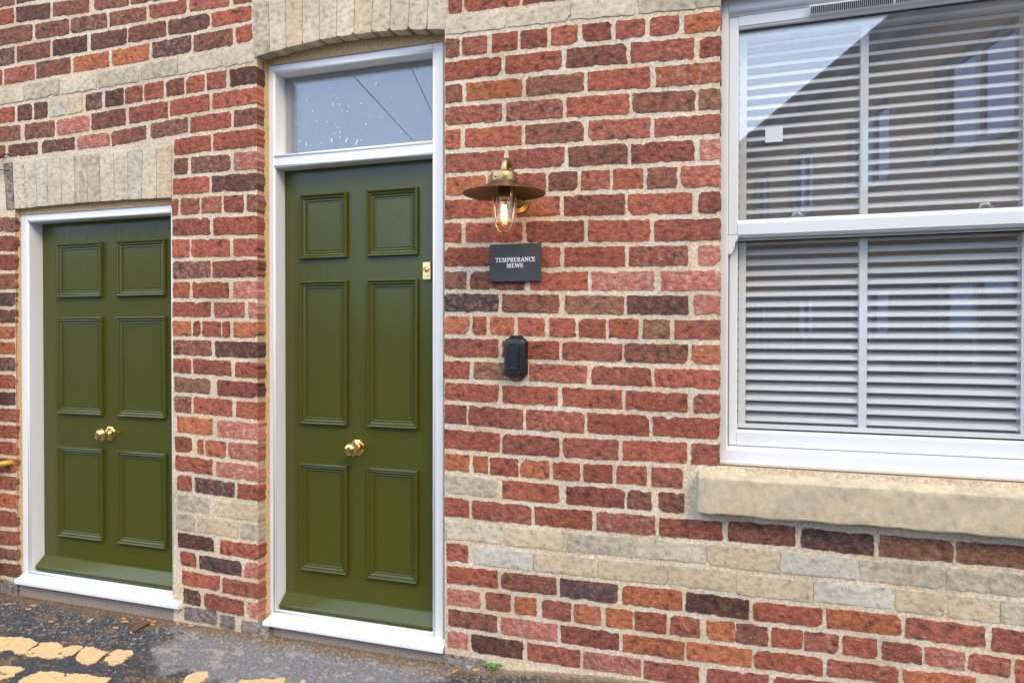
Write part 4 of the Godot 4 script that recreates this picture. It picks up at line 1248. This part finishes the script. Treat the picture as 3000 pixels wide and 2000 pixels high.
func build_ground() -> void:
	var g := node_struct("road")
	var xs := []; var zs := []
	var x := -4.0
	while x < 1.4: xs.append(x); x += .0075
	var z := -.13
	while z < .85: zs.append(z); z += .0075
	var P := PackedVector3Array(); var C := PackedColorArray(); var U := PackedVector2Array()
	var w := xs.size(); var h := zs.size()
	for j in range(h - 1, -1, -1):
		for i in w:
			var px: float = xs[i]; var pz: float = zs[j]
			var n1 := nz.get_noise_2d(px * 300, pz * 300)
			var n2 := nz2.get_noise_2d(px * 800, pz * 800)
			var n3 := nz3.get_noise_2d(px * 220 + 90, pz * 300)
			var n4 := nz4.get_noise_2d(px * 420, pz * 420 + 60)
			# old dark tarmac
			var c := Color(.05, .049, .048).lerp(Color(.1, .094, .088), smoothstep(-.2, .6, n2))
			# grey weathered surfacing in front of the tall door
			var grey := smoothstep(-.06, .06, px + 2.46 - (pz - .12) * .5 + n1 * .12) * (1.0 - smoothstep(-.03, .03, px + 1.13 + pz * .3 + n1 * .05))
			grey *= 1.0 - smoothstep(-.03, .05, pz - .36 - (px + 2.4) * .1 + n1 * .1)
			c = c.lerp(Color(.17, .165, .162).lerp(Color(.27, .255, .245), smoothstep(0, .5, n2)), grey * .95)
			# pale flakes of cement on it
			var flake := smoothstep(.2, .26, n4 * .8 + n2 * .4 + nz.get_noise_2d(px * 500 + 500, pz * 900) * .5)
			c = c.lerp(Color(.3, .262, .22), flake * grey * .9)
			# brown dirt and crumbs gathered along the wall
			var dirt := smoothstep(.11, .02, pz + n1 * .06 + n2 * .03)
			dirt = maxf(dirt, smoothstep(.16, .3, n3 + .25 * n2) * (1.0 - grey) * .8 * smoothstep(-1.4, -2.0, px))
			c = c.lerp(Color(.15, .097, .056).lerp(Color(.33, .23, .13), smoothstep(.1, .5, n2)), dirt * .85)
			# mossy sand bed at the right
			var right := smoothstep(-1.15, -1.02, px + n1 * .06)
			c = c.lerp(Color(.36, .28, .18), right * smoothstep(.07, -.02, pz + n2 * .05 + .01) * .9)
			c = c.lerp(Color(.3, .26, .19), right * smoothstep(.15, .4, n2) * .6)
			var y := ground_y(px, pz) + n1 * .003 + n2 * .0022 + dirt * .004 - grey * .001 + flake * grey * .002
			P.append(Vector3(px, y, pz))
			C.append(c * 2.95)
			U.append(Vector2(px, pz) * 2.6)
	var near := grid_mesh(P, C, U, w, h)
	put("tarmac", near, M.tar, g)
	# the street beyond, reaching the horizon
	var st := SurfaceTool.new()
	st.begin(Mesh.PRIMITIVE_TRIANGLES)
	st.set_color(Color(.22, .214, .208))
	for r in [[-400, -4.0, -400, 400], [1.39, 400, -400, 400], [-4.0, 1.39, .84, 400], [-4.0, 1.39, -400, -.13]]:
		quad(st, Vector3(r[0], -.004, r[3]), Vector3(r[1], -.004, r[3]), Vector3(r[1], -.004, r[2]), Vector3(r[0], -.004, r[2]))
	put("far_surface", fin(st), M.tar, g)
	# worn double yellow lines
	var lines := [[Vector2(-3.165, 0.398), Vector2(-3.133, 0.383), Vector2(-3.084, 0.374), Vector2(-3.044, 0.352), Vector2(-2.974, 0.363), Vector2(-2.921, 0.376), Vector2(-2.894, 0.434), Vector2(-2.868, 0.473), Vector2(-2.918, 0.476), Vector2(-2.965, 0.459), Vector2(-2.987, 0.489), Vector2(-3.024, 0.498)],
		[Vector2(-2.851, 0.484), Vector2(-2.889, 0.425), Vector2(-2.908, 0.371), Vector2(-2.874, 0.352), Vector2(-2.817, 0.354), Vector2(-2.779, 0.375), Vector2(-2.758, 0.349), Vector2(-2.720, 0.332), Vector2(-2.688, 0.377), Vector2(-2.685, 0.419), Vector2(-2.686, 0.455), Vector2(-2.723, 0.454), Vector2(-2.739, 0.472), Vector2(-2.784, 0.468)],
		[Vector2(-2.642, 0.429), Vector2(-2.692, 0.363), Vector2(-2.694, 0.330), Vector2(-2.647, 0.340), Vector2(-2.615, 0.337), Vector2(-2.566, 0.349), Vector2(-2.542, 0.398), Vector2(-2.530, 0.435), Vector2(-2.536, 0.461), Vector2(-2.585, 0.461)],
		[Vector2(-2.517, 0.403), Vector2(-2.543, 0.355), Vector2(-2.547, 0.320), Vector2(-2.512, 0.308), Vector2(-2.470, 0.304), Vector2(-2.445, 0.342), Vector2(-2.440, 0.383), Vector2(-2.427, 0.416), Vector2(-2.457, 0.433)],
		[Vector2(-2.874, 0.606), Vector2(-2.851, 0.588), Vector2(-2.822, 0.571), Vector2(-2.777, 0.572), Vector2(-2.739, 0.575), Vector2(-2.735, 0.606), Vector2(-2.735, 0.638), Vector2(-2.743, 0.665), Vector2(-2.757, 0.689)],
		[Vector2(-2.677, 0.648), Vector2(-2.672, 0.616), Vector2(-2.670, 0.570), Vector2(-2.644, 0.555), Vector2(-2.593, 0.547), Vector2(-2.537, 0.543), Vector2(-2.492, 0.527), Vector2(-2.429, 0.527), Vector2(-2.357, 0.518), Vector2(-2.347, 0.546), Vector2(-2.331, 0.582), Vector2(-2.474, 0.643), Vector2(-2.611, 0.680)],
		[Vector2(-2.080, 0.452), Vector2(-2.099, 0.403), Vector2(-2.090, 0.367), Vector2(-2.070, 0.355), Vector2(-2.040, 0.356), Vector2(-2.021, 0.382), Vector2(-2.019, 0.418), Vector2(-2.009, 0.445), Vector2(-2.030, 0.470), Vector2(-2.066, 0.471)],
		[Vector2(-1.886, 0.378), Vector2(-1.871, 0.363), Vector2(-1.830, 0.352), Vector2(-1.810, 0.326), Vector2(-1.769, 0.324), Vector2(-1.744, 0.300), Vector2(-1.721, 0.314), Vector2(-1.708, 0.340), Vector2(-1.784, 0.390), Vector2(-1.875, 0.398)],
		[Vector2(-1.659, 0.305), Vector2(-1.663, 0.290), Vector2(-1.651, 0.289), Vector2(-1.639, 0.309)]]
	var r2 := RandomNumberGenerator.new()
	r2.seed = 77
	for l in lines:
		var pts := PackedVector2Array()
		for i in l.size():
			var a: Vector2 = l[i]; var b: Vector2 = l[(i + 1) % l.size()]
			var n := maxi(1, int(a.distance_to(b) / .009))
			for k in n:
				var p := a.lerp(b, float(k) / n)
				pts.append(p + Vector2(r2.randf_range(-.0045, .0045), r2.randf_range(-.0045, .0045)) + Vector2(nz2.get_noise_2d(p.x * 700, p.y * 700), nz2.get_noise_2d(p.x * 700, p.y * 700 + 50)) * .012)
		var s2 := mb()
		plate(s2, pts, -.006, .0042)
		put("yellow_line", fin(s2), M.paint, g)

func node_struct(called: String) -> Node3D:
	var o := base(called)
	o.set_meta("kind", "structure")
	return o

func chip_mesh(s: int) -> ArrayMesh:
	var r := RandomNumberGenerator.new()
	r.seed = s
	var st := mb()
	var top := []; var bot := []
	for k in 6:
		var a := TAU * k / 6
		var rad := r.randf_range(.6, 1.0)
		bot.append(Vector3(cos(a) * rad, -.3, sin(a) * rad * .7))
		top.append(Vector3(cos(a) * rad * .7, r.randf_range(.15, .45), sin(a) * rad * .5))
	for k in 6:
		var n := (k + 1) % 6
		quad(st, bot[n], bot[k], top[k], top[n])
	for k in range(1, 5): tri(st, top[0], top[k + 1], top[k])
	return fin(st)

func scatter(called: String, label: String, cat: String, mat: Material, s: int, count: int, zone: Callable, lo: float, hi: float, cols: Array) -> void:
	var mm := MultiMesh.new()
	mm.transform_format = MultiMesh.TRANSFORM_3D
	mm.use_colors = true
	mm.mesh = chip_mesh(s)
	mm.instance_count = count
	var r := RandomNumberGenerator.new()
	r.seed = s
	for i in count:
		var p: Vector2 = zone.call(r)
		var k := lo * pow(hi / lo, pow(r.randf(), 2.2))
		var b := Basis.from_euler(Vector3(r.randf_range(-.5, .5), r.randf() * TAU, r.randf_range(-.5, .5))).scaled(Vector3(k, k * .7, k))
		mm.set_instance_transform(i, Transform3D(b, Vector3(p.x, ground_y(p.x, p.y) + k * .12, p.y)))
		var c: Color = cols[r.randi() % cols.size()] * r.randf_range(.7, 1.25)
		c.a = 1
		mm.set_instance_color(i, c)
	var o := MultiMeshInstance3D.new()
	o.multimesh = mm
	o.material_override = mat
	o.name = called
	add_child(o)
	tag(o, label, cat, "", "stuff")

func build_debris() -> void:
	var grit := std(Color.WHITE, .75)
	grit.vertex_color_use_as_albedo = true
	var dark := [Color(.06, .063, .07), Color(.09, .095, .1), Color(.04, .042, .046), Color(.14, .14, .145), Color(.22, .21, .2)]
	scatter("slate_chippings", "loose dark slate chippings on the tarmac before the lower door", "gravel", grit, 5, 3600, func(r): return Vector2(r.randf_range(-3.75, -2.42) , .04 + .28 * pow(r.randf(), .9)), .0022, .012, dark)
	scatter("brown_grit", "brown grit and crumbs gathered along the foot of the wall", "grit", grit, 6, 4200, func(r): return Vector2(r.randf_range(-3.75, -.35), .006 + .07 * absf(r.randfn(0, .7))), .0016, .006, [Color(.3, .2, .11), Color(.2, .13, .075), Color(.42, .32, .2), Color(.14, .1, .07), Color(.5, .44, .34)])
	scatter("pale_grit", "pale grit scattered over the grey surfacing", "grit", grit, 7, 1500, func(r): return Vector2(r.randf_range(-2.5, -.3), r.randf_range(.03, .6)), .0014, .0055, [Color(.5, .46, .4), Color(.4, .37, .33), Color(.6, .56, .5), Color(.12, .12, .12)])
	scatter("fine_grit", "fine dark grit lying over the worn yellow paint", "grit", grit, 8, 1400, func(r): return Vector2(r.randf_range(-3.75, -1.9), r.randf_range(.22, .66)), .0014, .0045, [Color(.06, .06, .06), Color(.1, .095, .09), Color(.2, .18, .15)])
	# cigarette ends
	var st := mb(true)
	lathe(st, [Vector2(0, -.0135), Vector2(.0038, -.0135), Vector2(.0041, -.011), Vector2(.0041, .012), Vector2(.0038, .0138), Vector2(0, .0138)], 12, Transform3D(Basis(Vector3.FORWARD, PI / 2), Vector3.ZERO))
	var butt := fin(st)
	var r := RandomNumberGenerator.new()
	r.seed = 4
	for b in [[-3.469, 0.105, 0.90, 0.85], [-3.313, 0.117, 0.50, 0.87], [-3.335, 0.075, 0.25, 1.08], [-3.073, 0.193, 0.60, 0.79], [-2.788, 0.057, -0.30, 0.99], [-2.753, 0.083, 0.45, 1.04], [-2.737, 0.149, 0.20, 0.83], [-2.631, 0.166, -0.50, 0.77], [-2.666, 0.034, -0.20, 0.86], [-2.634, 0.044, 0.90, 1.01], [-2.696, 0.034, -0.40, 0.97], [-2.612, 0.067, 0.00, 0.81], [-2.513, 0.020, -0.35, 0.92], [-2.437, 0.020, 0.10, 1.02], [-1.135, 0.047, 1.20, 0.92], [-1.058, 0.020, 0.45, 1.00]]:
		var o := put("cigarette_end", butt, M.filter, self, Vector3(b[0], ground_y(b[0], b[1]) + .0058, b[1]))
		o.rotation = Vector3(0, b[2], r.randf_range(-.1, .1))
		o.scale = Vector3(b[3], 1, 1)
		var which := "orange cigarette end among the dark slate chippings before the lower door"
		if b[0] > -1.3: which = "orange cigarette end beside the stone flake near the green weed"
		elif b[0] > -2.53: which = "orange cigarette end at the foot of the pier between the doors"
		elif b[0] > -2.82: which = "orange cigarette end near the brown board scrap"
		tag(o, which, "cigarette end", "cigarette ends dropped along the wall")
	# brown board scrap
	st = mb()
	plate(st, PackedVector2Array([Vector2(-2.652, 0.157), Vector2(-2.616, 0.161), Vector2(-2.631, 0.056), Vector2(-2.686, 0.039)]), .008, .0125)
	tag(put("board_scrap", fin(st), M.board, self), "flat brown scrap of board lying before the pier", "scrap")
	st = mb()
	plate(st, PackedVector2Array([Vector2(-1.104, 0.012), Vector2(-1.098, -0.022), Vector2(-1.077, -0.009), Vector2(-1.078, 0.037)]), .002, .014)
	tag(put("stone_flake", fin(st), M.flake, self), "pale grey flake of stone between two cigarette ends and the weed", "stone")
	st = mb()
	plate(st, PackedVector2Array([Vector2(-2.911, 0.149), Vector2(-2.923, 0.118), Vector2(-2.915, 0.106), Vector2(-2.894, 0.143)]), .006, .011)
	tag(put("slate_shard", fin(st), M.flake, self), "pale grey slate shard among the dark chippings", "stone")
	# a small weed at the foot of the wall
	var wd := base("weed", Vector3(-0.988, .018, 0.020))
	tag(wd, "small bright green weed growing at the foot of the brick wall", "weed")
	for k in 7:
		var a := TAU * k / 7 + .3
		var ln := .03 + .012 * sin(k * 2.3)
		var d := Vector3(cos(a), 0, sin(a))
		var sd := Vector3(-sin(a), 0, cos(a))
		st = mb(true)
		var prev := []
		for i in 6:
			var t := i / 5.0
			var c := d * ln * t + Vector3(0, .012 + .016 * sin(t * 2.2), 0)
			var wv := .0095 * sin(PI * pow(t, .8)) + .0006
			var ring := [c - sd * wv, c - Vector3(0, .0018, 0), c + sd * wv]
			if prev: for e in 2: quad(st, prev[e], ring[e], ring[e + 1], prev[e + 1])
			prev = ring
		put("leaf", fin(st), M.leaf, wd)
	st = mb(true)
	tube(st, [Vector3(0, -.005, 0), Vector3(.001, .014, 0)], .0015, 6)
	put("stem", fin(st), M.leaf, wd)

# ------------------------------------------------------------------ what the glass and the paint mirror
func build_surroundings() -> void:
	var th := deg_to_rad(19.156)
	var o := base("brown_brick_block")
	o.transform = Transform3D(Basis(Vector3(-sin(th), 0, cos(th)), Vector3.UP, Vector3(-cos(th), 0, -sin(th))), Vector3(5.857, 0, -.61))
	tag(o, "brown brick two storey block mirrored in the sash window glass", "building")
	var wins := [[9.0, 10.75], [12.05, 13.6], [15.15, 16.5], [17.7, 18.95], [21.0, 22.3]]
	var st := mb()
	# wall as piers and bands so that the openings are real
	var edges := [8.4]
	for w in wins: edges.append(w[0]); edges.append(w[1])
	edges.append(27.0)
	for i in range(0, edges.size(), 2): box(st, Vector3(edges[i], 2.3, -.35), Vector3(edges[i + 1], 6.1, 0))
	for w in wins:
		for b in [[2.3, 3.92], [5.26, 6.1]]: box(st, Vector3(w[0], b[0], -.35), Vector3(w[1], b[1], -.001))
	box(st, Vector3(8.4, -.1, -6.0), Vector3(27.0, 6.0, -5.8))
	put("wall", fin(st), M.brown, o)
	st = mb()
	for i in range(0, edges.size(), 2): box(st, Vector3(edges[i], -.1, -.35), Vector3(edges[i + 1], 2.299, -.02))
	for w in wins:
		for b in [[-.1, .75], [2.1, 2.299]]: box(st, Vector3(w[0], b[0], -.35), Vector3(w[1], b[1], -.021))
	put("dark_ground_storey", fin(st), M.dark_trim, o)
	st = mb()
	box(st, Vector3(8.401, -.1, -5.8), Vector3(8.7, 6.0, -.35))
	put("end_wall", fin(st), M.brown, o)
	st = mb()
	box(st, Vector3(8.2, 5.98, -6.2), Vector3(27.2, 6.28, .32))
	put("eaves", fin(st), M.dark_trim, o)
	st = mb(true)
	tube(st, [Vector3(8.2, 6.22, .38), Vector3(15, 6.22, .38), Vector3(27.2, 6.22, .38)], .06, 10)
	put("gutter", fin(st), M.dark_trim, o)
	st = mb()
	sweep_x(st, [Vector2(6.28, .3), Vector2(6.285, .3), Vector2(7.6, -3.0), Vector2(6.28, -6.2)], 8.2, 27.2)
	put("roof", fin(st), M.dark_trim, o)
	for w in wins:
		for yy in [[3.92, 5.26], [.75, 2.1]]:
			var f := node("window", o)
			st = mb()
			var mid: float = (w[0] + w[1]) / 2
			for b in [[w[0], w[0] + .07, yy[0], yy[1]], [w[1] - .07, w[1], yy[0], yy[1]], [mid - .05, mid + .05, yy[0], yy[1]], [w[0] + .07, mid - .05, yy[0], yy[0] + .07], [mid + .05, w[1] - .07, yy[0], yy[0] + .07], [w[0] + .07, mid - .05, yy[1] - .07, yy[1]], [mid + .05, w[1] - .07, yy[1] - .07, yy[1]]]:
				box(st, Vector3(b[0], b[2], -.2), Vector3(b[1], b[3], -.1))
			put("frame", fin(st), M.grey_frame, f)
			st = mb()
			box(st, Vector3(w[0] + .05, yy[0] + .05, -.17), Vector3(w[1] - .05, yy[1] - .05, -.15))
			put("pane", fin(st), M.pane_far, f)
			st = mb()
			box(st, Vector3(w[0] - .05, yy[0] - .09, -.2), Vector3(w[1] + .05, yy[0] - .001, .06))
			put("sill", fin(st), M.grey_frame, f)
	# low brick range across the end of the mews, mirrored in the door paint
	var b2 := base("low_brick_range", Vector3(-13, 0, 15))
	tag(b2, "long low dark brick range across the street mirrored in the door paint", "building")
	st = mb()
	box(st, Vector3(-14, -.1, 0), Vector3(.5, 4.4, .4))
	put("wall", fin(st), M.dark_wall, b2)
	st = mb()
	box(st, Vector3(.501, -.1, 0), Vector3(7.5, 2.3, .3))
	put("yard_wall", fin(st), M.dark_wall, b2)
	st = mb()
	sweep_x(st, [Vector2(4.4, -.3), Vector2(5.6, 3.0), Vector2(4.4, 6.2)], -14.2, .7)
	put("roof", fin(st), M.dark_trim, b2)
	for x in [-12.5, -9.0, -5.5, -2.4]:
		st = mb()
		box(st, Vector3(x, 0, -.06), Vector3(x + 2.4, 2.2, -.001))
		put("garage_door", fin(st), M.grey_frame, b2)
	# two overhead wires that show in the fanlight
	for e in [[Vector3(-4.439, 5.495, -0.768), Vector3(-9.343, 5.481, 20.418)], [Vector3(-3.282, 5.887, 0.412), Vector3(-9.555, 5.898, 20.438)]]:
		var wv := base("overhead_wire", e[0])
		tag(wv, "thin black overhead wire mirrored in the fanlight glass", "wire", "overhead wires across the mews")
		st = mb(true)
		tube(st, [Vector3.ZERO, (e[1] - e[0]) / 2, e[1] - e[0]], .0075, 6)
		put("strand", fin(st), M.rubber, wv)

# ------------------------------------------------------------------ scene
func _ready() -> void:
	var cam := Camera3D.new()
	cam.name = "camera"
	add_child(cam)
	cam.transform = Transform3D(Basis(Vector3(0.944624, 0.001124, -0.328153), Vector3(-0.004713, 0.999937, -0.010141), Vector3(0.328121, 0.011126, 0.944570)), EYE)
	cam.keep_aspect = Camera3D.KEEP_HEIGHT
	cam.fov = 49.89
	cam.near = .05
	cam.far = 900
	cam.current = true
	var env := Environment.new()
	env.background_mode = Environment.BG_SKY
	var sm := ProceduralSkyMaterial.new()
	sm.sky_top_color = srgb(.56, .68, .9)
	sm.sky_horizon_color = srgb(.38, .57, .95)
	sm.sky_curve = .25
	sm.sky_energy_multiplier = 1.25
	sm.ground_bottom_color = srgb(.1, .1, .1)
	sm.ground_horizon_color = srgb(.3, .3, .3)
	sm.sun_angle_max = 0.0
	# thin broken cloud over the blue
	var cl := FastNoiseLite.new()
	cl.seed = 9; cl.frequency = .006; cl.fractal_octaves = 5
	var ci := cl.get_seamless_image(1024, 512)
	ci.convert(Image.FORMAT_RGBA8)
	var cd := ci.get_data()
	for i in range(0, cd.size(), 4):
		var v := smoothstep(.3, .75, cd[i] / 255.0)
		cd[i] = 235; cd[i + 1] = 240; cd[i + 2] = 245; cd[i + 3] = int(v * 120.0)
	sm.sky_cover = ImageTexture.create_from_image(Image.create_from_data(1024, 512, false, Image.FORMAT_RGBA8, cd))
	sm.sky_cover_modulate = Color(1, 1, 1, 1)
	var sky := Sky.new()
	sky.sky_material = sm
	env.sky = sky
	env.background_energy_multiplier = 1.0
	env.tonemap_mode = Environment.TONE_MAPPER_LINEAR
	env.tonemap_exposure = 1.64
	env.sdfgi_enabled = true
	env.ssao_enabled = true
	env.ssil_enabled = true
	var we := WorldEnvironment.new()
	we.environment = env
	add_child(we)
	var sun := DirectionalLight3D.new()
	sun.name = "sun"
	sun.light_energy = .52
	sun.light_color = Color(1, .92, .82)
	sun.light_angular_distance = 25
	sun.shadow_enabled = true
	add_child(sun)
	sun.look_at_from_position(Vector3(2.6, 3.7, 3.1), Vector3.ZERO)

	nz.seed = 101; nz.frequency = .022; nz.fractal_octaves = 3
	nz2.seed = 202; nz2.frequency = .06; nz2.fractal_octaves = 3
	nz3.seed = 303; nz3.frequency = .03; nz3.fractal_octaves = 4
	nz4.seed = 404; nz4.frequency = .018; nz4.fractal_octaves = 4
	make_textures()
	make_materials()
	more_materials()
	house = base("brick_house")
	tag(house, "old red brick terraced house front with cream brick bands and arches", "house")
	build_ground()
	build_wall()
	lay_bricks()
	lay_arches()
	build_doors()
	build_window()
	build_rooms()
	build_blind()
	build_surroundings()
	build_lamp()
	build_sign()
	build_key_safe()
	build_edge_pipe()
	build_debris()

func more_materials() -> void:
	var stone := std(Color.WHITE, .95)
	stone.vertex_color_use_as_albedo = true
	stone.albedo_texture = T.pale
	stone.heightmap_enabled = true
	stone.heightmap_texture = T.clay_h
	stone.heightmap_scale = .12
	stone.metallic_specular = .2
	M.stone = stone
	var concrete := std(srgb(.42, .36, .3), .95)
	concrete.albedo_texture = T.sand
	concrete.uv1_scale = Vector3(3, 3, 3)
	concrete.uv1_triplanar = true
	concrete.uv1_world_triplanar = true
	M.concrete = concrete
	M.grey_bead = std(srgb(.24, .25, .23), .6)
	var shade := std(srgb(.4, .29, .17), .45, 1.0)
	shade.albedo_texture = T.clay
	shade.albedo_color = srgb(.27, .18, .1)
	shade.uv1_scale = Vector3(7, 7, 7)
	M.shade = shade
	M.holder = std(srgb(.12, .07, .03), .5, .6)
	var jar := std(Color(1, 1, 1, .01), 0.0)
	jar.transparency = BaseMaterial3D.TRANSPARENCY_ALPHA
	M.jar = jar
	var glow := std(srgb(.9, .6, .25), .5)
	glow.emission_enabled = true
	glow.emission = Color(1, .78, .42)
	glow.emission_energy_multiplier = 6
	M.glow = glow
	M.key_line = std(srgb(.12, .13, .14), .4)
	M.flake = std(srgb(.34, .33, .32), .85)
	var brown := std(srgb(.36, .215, .08), .92)
	brown.albedo_texture = T.sand
	brown.uv1_scale = Vector3(.6, .6, .6)
	M.brown = brown
